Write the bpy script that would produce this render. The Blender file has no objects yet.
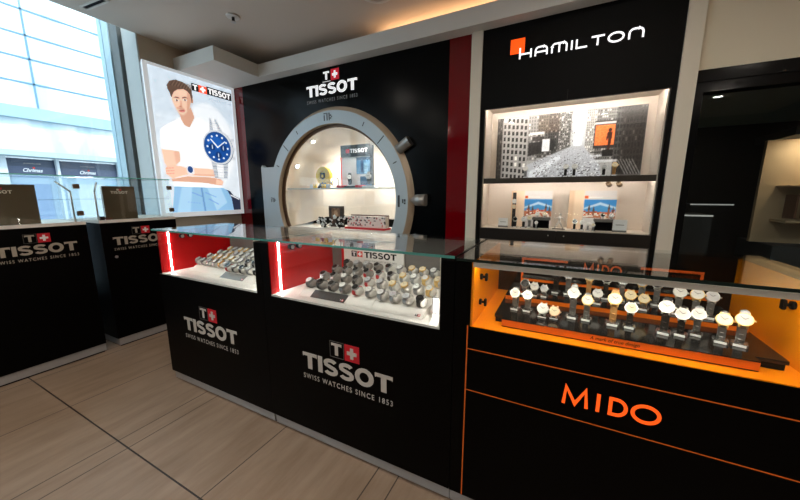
import bpy, bmesh, math, random
import numpy as np
from mathutils import Vector, Matrix
random.seed(7)
SC = bpy.context.scene
COL = SC.collection
PI = math.pi

# ---------------------------------------------------------------- materials
def lin(c):
    c = c / 255.0
    return c / 12.92 if c <= 0.04045 else ((c + 0.055) / 1.055) ** 2.4
def C(r, g, b):
    return (lin(r), lin(g), lin(b), 1.0)
MATS = {}
def mat(name, col, rough=0.5, metal=0.0, emit=0.0, ecol=None, spec=0.5, noise=0.0, nscale=8.0, coat=0.0):
    if name in MATS:
        return MATS[name]
    m = bpy.data.materials.new(name); m.use_nodes = True
    nt = m.node_tree; b = nt.nodes['Principled BSDF']
    b.inputs['Base Color'].default_value = col
    b.inputs['Roughness'].default_value = rough
    b.inputs['Metallic'].default_value = metal
    b.inputs['Specular IOR Level'].default_value = spec
    if coat:
        b.inputs['Coat Weight'].default_value = coat; b.inputs['Coat Roughness'].default_value = 0.03
    if emit:
        b.inputs['Emission Color'].default_value = ecol or col
        b.inputs['Emission Strength'].default_value = emit
    if noise:
        tc = nt.nodes.new('ShaderNodeTexCoord'); n = nt.nodes.new('ShaderNodeTexNoise')
        n.inputs['Scale'].default_value = nscale; n.inputs['Detail'].default_value = 4
        nt.links.new(tc.outputs['Object'], n.inputs['Vector'])
        mx = nt.nodes.new('ShaderNodeMix'); mx.data_type = 'RGBA'
        mx.inputs[6].default_value = tuple(x * (1 - noise) for x in col[:3]) + (1,)
        mx.inputs[7].default_value = tuple(min(1, x * (1 + noise)) for x in col[:3]) + (1,)
        nt.links.new(n.outputs['Fac'], mx.inputs[0]); nt.links.new(mx.outputs[2], b.inputs['Base Color'])
    MATS[name] = m
    return m

def glass_mat(name, tint=(1, 1, 1, 1), refl=1.0, f0=0.04):
    """thin architectural glass: tinted transmission plus an angle-dependent mirror (Schlick)"""
    m = bpy.data.materials.new(name); m.use_nodes = True
    nt = m.node_tree; nt.nodes.clear()
    out = nt.nodes.new('ShaderNodeOutputMaterial'); mix = nt.nodes.new('ShaderNodeMixShader')
    tr = nt.nodes.new('ShaderNodeBsdfTransparent'); gl = nt.nodes.new('ShaderNodeBsdfGlossy')
    tr.inputs[0].default_value = tint; gl.inputs['Roughness'].default_value = 0.0
    geo = nt.nodes.new('ShaderNodeNewGeometry')
    dot = nt.nodes.new('ShaderNodeVectorMath'); dot.operation = 'DOT_PRODUCT'
    nt.links.new(geo.outputs['Incoming'], dot.inputs[0]); nt.links.new(geo.outputs['Normal'], dot.inputs[1])
    def M(op, a, b=None):
        n = nt.nodes.new('ShaderNodeMath'); n.operation = op
        for i, v in enumerate((a, b)):
            if v is None: continue
            if isinstance(v, (int, float)): n.inputs[i].default_value = v
            else: nt.links.new(v, n.inputs[i])
        return n.outputs[0]
    c = M('ABSOLUTE', dot.outputs['Value'])
    k = M('POWER', M('SUBTRACT', 1.0, c), 5.0)
    f = M('MULTIPLY', M('ADD', M('MULTIPLY', k, 1 - f0), f0), refl)
    nt.links.new(f, mix.inputs[0]); nt.links.new(tr.outputs[0], mix.inputs[1]); nt.links.new(gl.outputs[0], mix.inputs[2])
    nt.links.new(mix.outputs[0], out.inputs[0])
    MATS[name] = m
    return m

def print_mat(name, emit=0.0, rough=0.5, diff=1.0):
    m = bpy.data.materials.new(name); m.use_nodes = True
    nt = m.node_tree; b = nt.nodes['Principled BSDF']
    a = nt.nodes.new('ShaderNodeAttribute'); a.attribute_name = 'ink'
    nt.links.new(a.outputs['Color'], b.inputs['Base Color'])
    b.inputs['Roughness'].default_value = rough
    if emit:
        nt.links.new(a.outputs['Color'], b.inputs['Emission Color']); b.inputs['Emission Strength'].default_value = emit
    MATS[name] = m
    return m

BLACK = mat('black_laminate', (0.0014, 0.0012, 0.0011, 1), 0.42, spec=0.06)
BLACKG = mat('black_gloss', (0.004, 0.0045, 0.005, 1), 0.12, spec=0.35)
BACKDROP = mat('backdrop_black', (0.0016, 0.0022, 0.0026, 1), 0.22, spec=0.10)
MATT = mat('black_matt', (0.003, 0.003, 0.003, 1), 0.6, spec=0.12)
DARKM = mat('dark_metal', C(46, 44, 42), 0.4, 0.6)
BRONZE = mat('bronze_metal', C(120, 100, 80), 0.4, 0.7)
ALU = mat('aluminium', C(176, 176, 178), 0.45, 0.25)
STEEL = mat('steel', C(212, 210, 206), 0.28, 0.75)
CHROME = mat('chrome', C(235, 235, 235), 0.12, 1.0)
GOLD = mat('gold', C(228, 190, 120), 0.32, 0.55)
ROSE = mat('rose_gold', C(220, 168, 132), 0.32, 0.55)
WHITE = mat('white_laminate', C(236, 232, 226), 0.45)
WHITEP = mat('white_print', C(245, 245, 245), 0.5)
CREAM = mat('cream_tray', C(225, 220, 214), 0.5, noise=0.03)
GREYL = mat('grey_lettering', C(196, 190, 182), 0.5)
LOGOW = mat('white_lettering', C(250, 250, 250), 0.5, emit=0.5)
HAMW = mat('lit_white_lettering', C(250, 250, 252), 0.4, emit=0.75)
LOGOR = mat('logo_red', C(200, 18, 38), 0.45)
LOGORL = mat('logo_red_wall', C(214, 16, 44), 0.45, emit=0.25)
HAMO = mat('logo_orange', C(255, 84, 10), 0.45, emit=0.75)
MIDOL = mat('orange_lettering', C(255, 92, 22), 0.45, emit=0.62)
MIDOT = mat('orange_trim', C(205, 92, 20), 0.5, emit=0.12)
MIDOP = mat('orange_print', C(255, 112, 34), 0.5, emit=.12)
ORANGE = mat('orange_laminate', C(255, 146, 8), 0.24, noise=0.05, nscale=14)
ORANGED = mat('orange_edge', C(255, 124, 12), 0.4)
RED = mat('red_gloss', C(112, 2, 12), 0.06, spec=0.6)
REDC = mat('red_case_panel', C(208, 18, 22), 0.3, spec=0.25)
WALLP = mat('beige_paint', C(196, 182, 162), 0.8, noise=0.03, nscale=2)
SOFFITP = mat('soffit_paint', C(232, 232, 226), 0.75, noise=0.02, nscale=2)
CEILP = mat('ceiling_paint', C(222, 210, 198), 0.85, noise=0.03, nscale=1.5)
TRIMP = mat('pilaster_paint', C(226, 218, 200), 0.6, noise=0.02, nscale=3)
LEDW = mat('led_white', (1, .93, .86, 1), 0.5, emit=48, ecol=(1, 0.9, 0.82, 1))
LEDC = mat('led_case', (1, .95, .9, 1), 0.5, emit=58, ecol=(1, 0.94, 0.88, 1))
LEDM = mat('led_warm', (1, .9, .75, 1), 0.5, emit=34, ecol=(1, 0.88, 0.70, 1))
COVE = mat('led_cove', (1, .7, .4, 1), 0.5, emit=4, ecol=(1, 0.62, 0.34, 1))
LAMPD = mat('downlight_glow', (1, .95, .88, 1), 0.5, emit=185, ecol=(1, 0.9, 0.79, 1))
LAMPN = mat('niche_lamp_glow', (1, .95, .9, 1), 0.5, emit=10, ecol=(1, 0.92, 0.84, 1))
NICHE = mat('niche_white', C(238, 226, 212), 0.6)
RINGF = mat('ring_face', C(186, 200, 206), 0.42, 0.1)
RINGS = mat('ring_side', C(190, 172, 148), 0.4, 0.2)
PUSH = mat('pusher_metal', C(170, 168, 162), 0.35, 0.5)
RINGK = mat('ring_inner_lip', C(96, 72, 52), 0.5, 0.2)
INK = mat('dark_ink', C(40, 42, 46), 0.5)
CREAMIN = mat('case_interior', C(228, 214, 200), 0.5)
TEAL = mat('glass_edge', C(80, 150, 140), 0.15, spec=0.7)
GREYP = mat('grey_panel', C(120, 116, 112), 0.25)
SMOKE = mat('smoked_panel', C(104, 90, 70), 0.2, 0.2, spec=0.6)
YEL = mat('yellow_plastic', C(250, 205, 20), 0.35)
REDF = mat('red_card', C(205, 25, 35), 0.5)
BLUEF = mat('blue_card', C(60, 110, 150), 0.4)
LEATHER = mat('black_leather', C(26, 24, 23), 0.55)
BROWN = mat('brown_leather', C(110, 66, 40), 0.55)
REDST = mat('red_strap', C(190, 28, 34), 0.5)
TAN = mat('tan_strap', C(205, 150, 90), 0.5)
DIALW = mat('white_dial', C(214, 212, 208), 0.5, spec=.3)
DIALK = mat('black_dial', C(18, 18, 20), 0.25)
DIALS = mat('silver_dial', C(186, 186, 188), 0.45, 0.1)
DIALC = mat('champagne_dial', C(216, 200, 168), 0.5, spec=.3)
DIALB = mat('blue_dial', C(30, 60, 110), 0.3)
CUSH = mat('white_cushion', C(226, 222, 216), 0.6)
ACRYL = mat('clear_acrylic', C(225, 225, 225), 0.08, spec=0.8)
ACRYL.node_tree.nodes['Principled BSDF'].inputs['Transmission Weight'].default_value = 0.85
FRAMEB = mat('window_frame_blue', C(160, 188, 198), 0.4, 0.3)
FRAMED = mat('window_frame_dark', C(92, 98, 98), 0.5, 0.3)
REVEAL = mat('reveal_paint', C(205, 214, 214), 0.7)
GLASS = glass_mat('clear_glass', (0.97, 0.99, 0.985, 1))
GLASSW = glass_mat('window_glass', (0.93, 0.98, 1.0, 1))
GLASSC = glass_mat('counter_glass', (0.96, 0.985, 0.98, 1), 1.0)
GLASSD = glass_mat('dark_glass', (0.42, 0.45, 0.46, 1), 1.0)
POSTER = print_mat('poster_print', 0.80, 0.35)
CITYP = print_mat('city_print', 0.34, 0.4)
CARDP = print_mat('card_print', 0.12, 0.5)

# ---------------------------------------------------------------- mesh builder
class MB:
    def __init__(s): s.v = []; s.f = []; s.m = []; s.sm = []; s.mats = []
    def mi(s, m):
        if m not in s.mats: s.mats.append(m)
        return s.mats.index(m)
    def add(s, vs, fs, m, smooth=False):
        o = len(s.v); i = s.mi(m)
        s.v += [tuple(x) for x in vs]
        for f in fs: s.f.append([a + o for a in f]); s.m.append(i); s.sm.append(smooth)
        return s
    def box(s, x0, x1, y0, y1, z0, z1, m, bev=0.0):
        x0, x1 = sorted((x0, x1)); y0, y1 = sorted((y0, y1)); z0, z1 = sorted((z0, z1))
        if bev <= 0:
            vs = [(x, y, z) for x in (x0, x1) for y in (y0, y1) for z in (z0, z1)]
            return s.add(vs, [(0, 1, 3, 2), (4, 6, 7, 5), (0, 4, 5, 1), (2, 3, 7, 6), (0, 2, 6, 4), (1, 5, 7, 3)], m)
        bm = bmesh.new(); bmesh.ops.create_cube(bm, size=1)
        for v in bm.verts: v.co = Vector(((x0 + x1) / 2 + v.co.x * (x1 - x0), (y0 + y1) / 2 + v.co.y * (y1 - y0), (z0 + z1) / 2 + v.co.z * (z1 - z0)))
        bmesh.ops.bevel(bm, geom=bm.edges[:], offset=bev, segments=2, affect='EDGES')
        s.bm(bm, m); return s
    def bm(s, bm, m, smooth=False):
        bm.verts.ensure_lookup_table(); bm.verts.index_update()
        s.add([v.co for v in bm.verts], [[v.index for v in f.verts] for f in bm.faces], m, smooth); bm.free()
    def tube(s, a, b, r0, m, r1=None, n=16, caps=True, smooth=True):
        a = Vector(a); b = Vector(b); r1 = r0 if r1 is None else r1
        d = (b - a).normalized(); t = Vector((0, 0, 1)) if abs(d.z) < .9 else Vector((1, 0, 0))
        u = d.cross(t).normalized(); w = d.cross(u)
        vs = []
        for k in range(n):
            q = 2 * PI * k / n; e = u * math.cos(q) + w * math.sin(q)
            vs += [a + e * r0, b + e * r1]
        s.add(vs, [(2 * k, 2 * ((k + 1) % n), 2 * ((k + 1) % n) + 1, 2 * k + 1) for k in range(n)], m, smooth)
        if caps:
            s.add([vs[2 * k] for k in range(n)], [list(range(n))], m); s.add([vs[2 * k + 1] for k in range(n)], [list(range(n))[::-1]], m)
        return s
    def path(s, pts, r, m, n=8):
        for a, b in zip(pts[:-1], pts[1:]): s.tube(a, b, r, m, n=n)
        return s
    def prism(s, poly, fr, depth, m, m_side=None):
        """poly: 2D points; fr = (origin, u, v, n). Faces n side; extruded back by depth"""
        o, u, v, n = fr
        P = [o + u * a + v * b for a, b in poly]; k = len(P)
        s.add(P, [list(range(k))], m)
        if depth:
            Q = [p - n * depth for p in P]
            s.add(P + Q, [(i, i + k, (i + 1) % k + k, (i + 1) % k) for i in range(k)] + [list(range(2 * k - 1, k - 1, -1))], m_side or m)
        return s
    def ring(s, fr, r0a, r0b, r1a, r1b, depth, m, n=48, mi_=None, mo_=None):
        """annulus inner radii (r0a,r0b) outer (r1a,r1b), extruded back"""
        o, u, v, nn = fr; vs = []
        for k in range(n):
            q = 2 * PI * k / n; c, si = math.cos(q), math.sin(q)
            i_ = o + u * (r0a * c) + v * (r0b * si); o_ = o + u * (r1a * c) + v * (r1b * si)
            vs += [i_, o_, i_ - nn * depth, o_ - nn * depth]
        F = []; FI = []; FO = []; FB = []
        for k in range(n):
            a = 4 * k; b = 4 * ((k + 1) % n)
            F.append((a, a + 1, b + 1, b)); FB.append((a + 2, b + 2, b + 3, a + 3)); FI.append((a, b, b + 2, a + 2)); FO.append((a + 1, a + 3, b + 3, b + 1))
        s.add(vs, F, m, False)
        if depth:
            s.add(vs, FB, m, False); s.add(vs, FI, mi_ or m, True); s.add(vs, FO, mo_ or m, True)
        return s
    def build(s, name, parent=None, loc=None):
        me = bpy.data.meshes.new(name)
        off = Vector(loc) if loc is not None else (wloc(parent) if parent else Vector((0, 0, 0)))
        me.from_pydata([tuple(Vector(v) - off) for v in s.v], [], s.f)
        for m in s.mats: me.materials.append(m)
        me.polygons.foreach_set('material_index', s.m); me.polygons.foreach_set('use_smooth', s.sm)
        bm = bmesh.new(); bm.from_mesh(me); bmesh.ops.remove_doubles(bm, verts=bm.verts, dist=1e-6)
        bmesh.ops.recalc_face_normals(bm, faces=bm.faces); bm.to_mesh(me); bm.free()
        o = bpy.data.objects.new(name, me); COL.objects.link(o)
        if parent: o.parent = parent
        elif loc is not None: o.location = loc
        return o
def wloc(o):
    l = Vector((0, 0, 0))
    while o: l += o.location; o = o.parent
    return l
def tag(o, label, cat, group=None, kind=None):
    if label: o['label'] = label
    if cat: o['category'] = cat
    if group: o['group'] = group
    if kind: o['kind'] = kind
    return o
def thing(name, label, cat, loc, group=None, kind=None):
    o = bpy.data.objects.new(name, None); COL.objects.link(o); o.location = loc; o.empty_display_size = .05
    return tag(o, label, cat, group, kind)
def struct(o): o['kind'] = 'structure'; return o
def frame(o, u, v):
    u = Vector(u).normalized(); v = Vector(v).normalized()
    return (Vector(o), u, v, u.cross(v))
def fr_back(x, y, z): return frame((x, y, z), (1, 0, 0), (0, 0, 1))       # faces -y
def fr_left(y, x, z): return frame((x, y, z), (0, 1, 0), (0, 0, 1))       # faces +x

# ---------------------------------------------------------------- lettering
def stroke(pts, w, closed=False):
    P = [Vector(p) for p in pts]; n = len(P); L = []; R = []
    for i in range(n):
        a = P[i - 1] if (i > 0 or closed) else None; b = P[(i + 1) % n] if (i < n - 1 or closed) else None
        d1 = (P[i] - a).normalized() if a is not None else None; d2 = (b - P[i]).normalized() if b is not None else None
        d1 = d1 or d2; d2 = d2 or d1
        n1 = Vector((-d1.y, d1.x)); n2 = Vector((-d2.y, d2.x)); mth = (n1 + n2)
        if mth.length < 1e-6: mth = n1
        mth.normalize(); k = w / 2 / max(.45, mth.dot(n1))
        L.append(P[i] + mth * k); R.append(P[i] - mth * k)
    Q = []
    for i in range(n if closed else n - 1):
        j = (i + 1) % n; Q.append([tuple(R[i]), tuple(R[j]), tuple(L[j]), tuple(L[i])])
    return Q
def arc(cx, cy, rx, ry, a0, a1, n=10):
    return [(cx + rx * math.cos(math.radians(a0 + (a1 - a0) * k / n)), cy + ry * math.sin(math.radians(a0 + (a1 - a0) * k / n))) for k in range(n + 1)]
def g_rect(x0, y0, x1, y1): return [[(x0, y0), (x1, y0), (x1, y1), (x0, y1)]]
def heavy(ch):
    """heavy grotesque capitals, unit height; returns (polys, width)"""
    if ch == 'T':
        return [[(0, .79), (.02, .74), (.06, .8), (.29, .8), (.29, 0), (.55, 0), (.55, .8), (.78, .8), (.82, .74), (.84, .79), (.84, 1), (0, 1)]], .84
    if ch == 'I': return g_rect(0, 0, .26, 1), .26
    if ch == 'S':
        p = arc(.40, .735, .275, .165, 20, 180, 9)[:-1] + [(.125, .72), (.15, .62), (.26, .565), (.42, .51), (.60, .45), (.68, .36), (.69, .28)] + arc(.41, .265, .28, .165, 0, -165, 9)[1:]
        return stroke(p, .215), .80
    if ch == 'O':
        return stroke(arc(.47, .5, .355, .405, 0, 360, 24)[:-1], .235, True), .94
TW = .92
def heavy_word(word, gap=.06):
    out = []; x = 0
    for ch in word:
        g, w = heavy(ch)
        out += [[(a + x, b) for a, b in p] for p in g]; x += w + gap
    return out, x - gap
def place(polys, fr, w, h, u0, v0, W=None, H=1.0):
    """scale glyph polys (natural width W, height H) to w x h with lower left u0,v0"""
    return [[(u0 + a / W * w, v0 + b / H * h) for a, b in p] for p in polys]
_txt = {}
def text_polys(s, shear=0.0, bold=0.0, track=1.0):
    key = (s, shear, bold, track)
    if key in _txt: return _txt[key]
    cu = bpy.data.curves.new('lettering', 'FONT'); cu.body = s; cu.size = 1; cu.shear = shear; cu.offset = bold; cu.resolution_u = 3; cu.space_character = track
    o = bpy.data.objects.new('lettering', cu); COL.objects.link(o); bpy.context.view_layer.update()
    me = o.evaluated_get(bpy.context.evaluated_depsgraph_get()).to_mesh()
    V = [v.co.copy() for v in me.vertices]; P = [[(V[i].x, V[i].y) for i in p.vertices] for p in me.polygons]
    bpy.data.objects.remove(o); bpy.data.curves.remove(cu)
    x0 = min(v.x for v in V); x1 = max(v.x for v in V); y0 = min(v.y for v in V); y1 = max(v.y for v in V)
    _txt[key] = ([[(a - x0, b - y0) for a, b in p] for p in P], x1 - x0, y1 - y0)
    return _txt[key]
def put_text(mb, s, fr, u0, v0, w, h, m, shear=0, bold=0, depth=0, track=1.0):
    P, W, H = text_polys(s, shear, bold, track)
    for p in P: mb.prism([(u0 + a / W * w, v0 + b / H * h) for a, b in p], fr, depth, m)
def cross_polys(cx, cy, r, t):
    return [[(cx - t, cy - r), (cx + t, cy - r), (cx + t, cy - t), (cx + r, cy - t), (cx + r, cy + t), (cx + t, cy + t), (cx + t, cy + r), (cx - t, cy + r), (cx - t, cy + t), (cx - r, cy + t), (cx - r, cy - t), (cx - t, cy - t)]]
def swiss_logo(parent, fr, w, mt, mr, mc, depth=.0015, outline=True, tag_m=None, mtag=None):
    """T + cross boxes above, name, tagline below. origin of fr: lower-left of the name; w = name width"""
    h = w * .165
    o, u, v, n = fr; f1 = (o + n * depth, u, v, n); f2 = (o + n * (depth + .001), u, v, n)
    P, W = heavy_word('TISSOT'); mb = MB()
    for p in place(P, f1, w, h, 0, 0, W): mb.prism(p, f1, depth, mt)
    mb.build('lettering', parent)
    b = MB(); s = w * .158; bx = w * .34; by = h * 1.19; T, tw = heavy('T')
    for p in place(T, f1, s * .74, s * .74, bx + s * .11, by + s * .15, tw): b.prism(p, f1, depth, mt)
    if outline:
        t = w * .004
        for r in ((bx, by, bx + s, by + t), (bx, by + s - t, bx + s, by + s), (bx, by, bx + t, by + s), (bx + s - t, by, bx + s, by + s)):
            b.prism(g_rect(*r)[0], f1, depth, mat('mark_outline', C(96, 94, 90), .5))
    b.build('letter_mark', parent)
    c = MB(); cx = bx + s * 1.06
    c.prism(g_rect(cx, by, cx + s, by + s)[0], f1, depth, mr)
    for p in cross_polys(cx + s / 2, by + s / 2, s * .33, s * .11): c.prism(p, f2, depth, mc)
    c.build('cross_mark', parent)
    tl = MB(); put_text(tl, 'SWISS WATCHES SINCE 1853', f1, 0, -w * .108, w, w * .052, mtag or mt, bold=.012, track=1.35)
    tl.build('tagline', parent)

# ---------------------------------------------------------------- painted prints (the pictures on posters and cards)
class Paint:
    def __init__(s, x0, x1, y0, y1, res, bg):
        s.x0, s.x1, s.y0, s.y1 = x0, x1, y0, y1
        s.nx = int(round((x1 - x0) / res)) + 1; s.ny = int(round((y1 - y0) / res)) + 1
        s.X, s.Y = np.meshgrid(np.linspace(x0, x1, s.nx), np.linspace(y0, y1, s.ny))
        s.img = np.zeros((s.ny, s.nx, 3)) + np.array(bg, float); s.res = res
    def m_poly(s, pts):
        ins = np.zeros(s.X.shape, bool); n = len(pts)
        for i in range(n):
            xa, ya = pts[i]; xb, yb = pts[i - 1]
            if ya == yb: continue
            c = ((ya > s.Y) != (yb > s.Y)) & (s.X < (xb - xa) * (s.Y - ya) / (yb - ya) + xa)
            ins ^= c
        return ins.astype(float)
    def blur(s, m, k):
        for _ in range(k):
            p = np.pad(m, 1, mode='edge'); m = (p[:-2, 1:-1] + p[2:, 1:-1] + p[1:-1, :-2] + p[1:-1, 2:] + 2 * p[1:-1, 1:-1]) / 6
        return m
    def fill(s, m, c, a=1.0):
        m = (m * a)[..., None]; s.img = s.img * (1 - m) + np.array(c, float) * m
    def poly(s, pts, c, a=1.0, blur=1): s.fill(s.blur(s.m_poly(pts), blur), c, a)
    def rect(s, x0, y0, x1, y1, c, a=1.0, blur=0): s.poly([(x0, y0), (x1, y0), (x1, y1), (x0, y1)], c, a, blur)
    def ell(s, cx, cy, rx, ry, c, a=1.0, blur=1): s.fill(s.blur((((s.X - cx) / rx) ** 2 + ((s.Y - cy) / ry) ** 2 < 1).astype(float), blur), c, a)
    def noise(s, amp, seed, k, mask=None, mono=True):
        r = np.random.RandomState(seed).randn(s.ny, s.nx); r = s.blur(r, k); r /= max(1e-6, r.std())
        s.img = s.img + (r * amp * (1 if mask is None else mask))[..., None]
    def build(s, name, parent, fr, m, flip=False):
        o, u, v, n = fr; off = wloc(parent)
        O = np.array(o - off); U = np.array(u); V = np.array(v)
        P = (O + (s.X - s.x0)[..., None] * U + (s.Y - s.y0)[..., None] * V).reshape(-1, 3)
        i = np.arange(s.nx * s.ny).reshape(s.ny, s.nx)
        F = np.stack([i[:-1, :-1], i[:-1, 1:], i[1:, 1:], i[1:, :-1]], -1).reshape(-1, 4)
        me = bpy.data.meshes.new(name); me.from_pydata(P.tolist(), [], F.tolist())
        at = me.color_attributes.new('ink', 'FLOAT_COLOR', 'POINT')
        c = np.clip(s.img, 0, 255) / 255.0; c = np.where(c <= .04045, c / 12.92, ((c + .055) / 1.055) ** 2.4)
        at.data.foreach_set('color', np.concatenate([c, np.ones(c.shape[:2] + (1,))], -1).astype(np.float32).ravel())
        me.materials.append(m); ob = bpy.data.objects.new(name, me); COL.objects.link(ob); ob.parent = parent
        return ob

# ================================================================ ROOM
XW, YB, ZC = -4.06, 3.0, 2.94      # left wall, brand wall face, ceiling
def floor_mat():
    m = bpy.data.materials.new('stone_tile_floor'); m.use_nodes = True
    nt = m.node_tree; b = nt.nodes['Principled BSDF']; L = nt.links.new
    geo = nt.nodes.new('ShaderNodeNewGeometry'); sep = nt.nodes.new('ShaderNodeSeparateXYZ'); L(geo.outputs['Position'], sep.inputs[0])
    def M(op, a, bb=None, cc=None):
        n = nt.nodes.new('ShaderNodeMath'); n.operation = op
        for i, v in enumerate((a, bb, cc)):
            if v is None: continue
            if isinstance(v, (int, float)): n.inputs[i].default_value = v
            else: L(v, n.inputs[i])
        return n.outputs[0]
    fx = M('FLOORED_MODULO', M('ADD', sep.outputs['X'], 2.033), 1.335)
    def line(v, c, w): return M('LESS_THAN', M('ABSOLUTE', M('SUBTRACT', v, c)), w)
    j = line(fx, 0.003, .0032)
    for c in (.11, .727): j = M('MAXIMUM', j, line(fx, c, .0030))
    fy = M('FLOORED_MODULO', M('SUBTRACT', sep.outputs['Y'], .04), 1.22)
    jy = line(fy, .608, .0036)
    vec = nt.nodes.new('ShaderNodeCombineXYZ')
    L(M('MULTIPLY', sep.outputs['X'], 9.0), vec.inputs[0]); L(M('MULTIPLY', sep.outputs['Y'], 1.6), vec.inputs[1])
    n1 = nt.nodes.new('ShaderNodeTexNoise'); n1.inputs['Scale'].default_value = 1.6; n1.inputs['Detail'].default_value = 6; n1.inputs['Roughness'].default_value = .6
    L(vec.outputs[0], n1.inputs['Vector'])
    ramp = nt.nodes.new('ShaderNodeValToRGB'); ramp.color_ramp.elements[0].position = .3; ramp.color_ramp.elements[1].position = .72
    ramp.color_ramp.elements[0].color = C(136, 114, 94); ramp.color_ramp.elements[1].color = C(160, 138, 118)
    L(n1.outputs['Fac'], ramp.inputs[0])
    mx = nt.nodes.new('ShaderNodeMix'); mx.data_type = 'RGBA'; mx.inputs[7].default_value = C(64, 52, 44)
    L(M('MULTIPLY', j, .92), mx.inputs[0]); L(ramp.outputs[0], mx.inputs[6])
    mx2 = nt.nodes.new('ShaderNodeMix'); mx2.data_type = 'RGBA'; mx2.inputs[7].default_value = C(40, 32, 28)
    L(jy, mx2.inputs[0]); L(mx.outputs[2], mx2.inputs[6]); L(mx2.outputs[2], b.inputs['Base Color'])
    b.inputs['Roughness'].default_value = .42; b.inputs['Specular IOR Level'].default_value = .35
    return m
XR, YF = 3.6, -3.4
struct(MB().box(XW - .7, XR, YF, 6.2, -.1, 0, floor_mat()).build('floor'))
struct(MB().box(XW, XR, YF, 6.2, ZC, ZC + .3, CEILP).build('ceiling'))
DKW = mat('dark_shop_paint', C(112, 104, 96), .8, noise=.03, nscale=2)
struct(MB().box(XR, XR + .1, YF, 6.2, 0, ZC, DKW).build('wall_right'))
struct(MB().box(XW - .7, XR, YF - .1, YF, 0, 3.9, DKW).build('wall_front'))
# left wall: solid from the window jamb to the brand wall, low sill wall and void above the window
wl = MB().box(XW - .28, XW, 1.98, 3.6, 0, ZC + .3, WALLP)
struct(wl.build('wall_left'))
struct(MB().box(XW - .7, XW - .28, 1.98, 2.1, 0, 3.9, REVEAL).box(XW - .275, XW - .002, 1.965, 1.98, 0, ZC + .3, REVEAL).build('trim_1'))
struct(MB().box(XW - .62, XW - .3, YF, 1.98, 0, .28, REVEAL).build('wall_sill'))
struct(MB().box(XW - .8, XW, YF, 2.1, 3.9, 4.0, CEILP).build('ceiling_window_pocket'))
struct(MB().box(XW, .76, 3.56, 3.66, 0, ZC, MATT).build('wall_back'))
# window: frame posts, low rail, one big pane
w1 = thing('window_1', None, None, (XW - .6, 0, .28), kind='structure')
fm = MB().box(XW - .68, XW - .46, 1.925, 1.965, .28, 3.9, FRAMEB).box(XW - .455, XW - .30, 1.935, 1.979, .28, 3.9, FRAMED)
fm.box(XW - .66, XW - .5, -.62, -.56, .28, 3.9, FRAMEB).box(XW - .66, XW - .5, YF, 1.925, .28, .36, FRAMEB).box(XW - .66, XW - .5, YF, 1.925, 3.84, 3.9, FRAMEB)
fm.build('window_frame', w1)
MB().box(XW - .6, XW - .585, YF, 1.925, .36, 3.84, GLASSW).build('window_pane', w1)

# soffit with a cove gap above it, L-shaped
sf = MB()
xs, ys = -3.345, 2.31
sf.box(XW, xs, ys, YB + .5, 2.68, 2.82, SOFFITP).box(xs, XR, 2.86, YB + .5, 2.68, 2.82, SOFFITP)
struct(sf.build('trim_2'))
sw = MB().box(XW, XW + .3, ys + .25, YB + .5, 2.82, ZC, CEILP).box(XW, XR, 3.15, YB + .5, 2.82, ZC, CEILP)
struct(sw.build('trim_3'))
cv = MB().box(-1.75, XR - .1, 3.08, 3.13, 2.822, 2.836, COVE)
tag(cv.build('cove_light'), 'warm light strip hidden on top of the long ceiling ledge', 'light')

# ================================================================ CEILING FIXTURES
def ceiling_slot():
    t = thing('air_slot', 'narrow white linear air slot in the ceiling near the window', 'vent', (-3.76, 1.535, ZC))
    d = Vector((.24, .02, 0)).normalized(); n = Vector((-d.y, d.x, 0)); c = t.location
    def quad(mb, a0, a1, b0, b1, z0, z1, m):
        P = [c + d * a + n * b for a, b in ((a0, b0), (a1, b0), (a1, b1), (a0, b1))]
        mb.add([(p.x, p.y, z0) for p in P] + [(p.x, p.y, z1) for p in P], [(0, 1, 2, 3), (4, 5, 6, 7), (0, 1, 5, 4), (1, 2, 6, 5), (2, 3, 7, 6), (3, 0, 4, 7)], m)
    f = MB(); L = .17
    quad(f, -L, L, -.03, -.018, ZC - .012, ZC, WHITE); quad(f, -L, L, .018, .03, ZC - .012, ZC, WHITE); quad(f, -L, -L + .014, -.018, .018, ZC - .012, ZC, WHITE); quad(f, L - .014, L, -.018, .018, ZC - .012, ZC, WHITE)
    f.build('frame', t); s = MB(); quad(s, -L + .014, L - .014, -.018, .018, ZC - .004, ZC - .001, MATT); s.build('slot', t)
ceiling_slot()
def downlight(x, y, z, r, label, group=None, glow=LAMPD, rimm=WHITE):
    t = thing('downlight', label, 'light', (x, y, z), group)
    fr = frame((x, y, z - .012), (1, 0, 0), (0, -1, 0))
    MB().ring(fr, r * .72, r * .72, r, r, .012, rimm, 28).build('rim', t)
    MB().prism([(r * .71 * math.cos(2 * PI * k / 20), r * .71 * math.sin(2 * PI * k / 20)) for k in range(20)], frame((x, y, z - .004), (1, 0, 0), (0, -1, 0)), 0, glow).build('lamp', t)
    return t
t = thing('spotlight', 'small dark recessed spotlight in the ceiling above the poster corner', 'light', (-2.86, 1.73, ZC))
MB().ring(frame((-2.86, 1.73, ZC - .014), (1, 0, 0), (0, -1, 0)), .045, .045, .06, .06, .014, DARKM, 24).build('rim', t)
MB().tube((-2.86, 1.73, ZC - .002), (-2.86, 1.73, ZC - .028), .036, MATT, .03).build('lamp_head', t)
t = thing('sprinkler', 'white sprinkler head with round plate hanging from the ceiling', 'sprinkler', (-2.874, 2.216, ZC))
MB().tube((-2.874, 2.216, ZC), (-2.874, 2.216, ZC - .012), .062, WHITE, .056, 24).build('plate', t)
MB().tube((-2.874, 2.216, ZC - .012), (-2.874, 2.216, ZC - .05), .013, DARKM).tube((-2.874, 2.216, ZC - .05), (-2.874, 2.216, ZC - .054), .024, STEEL).build('nozzle', t)
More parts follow.
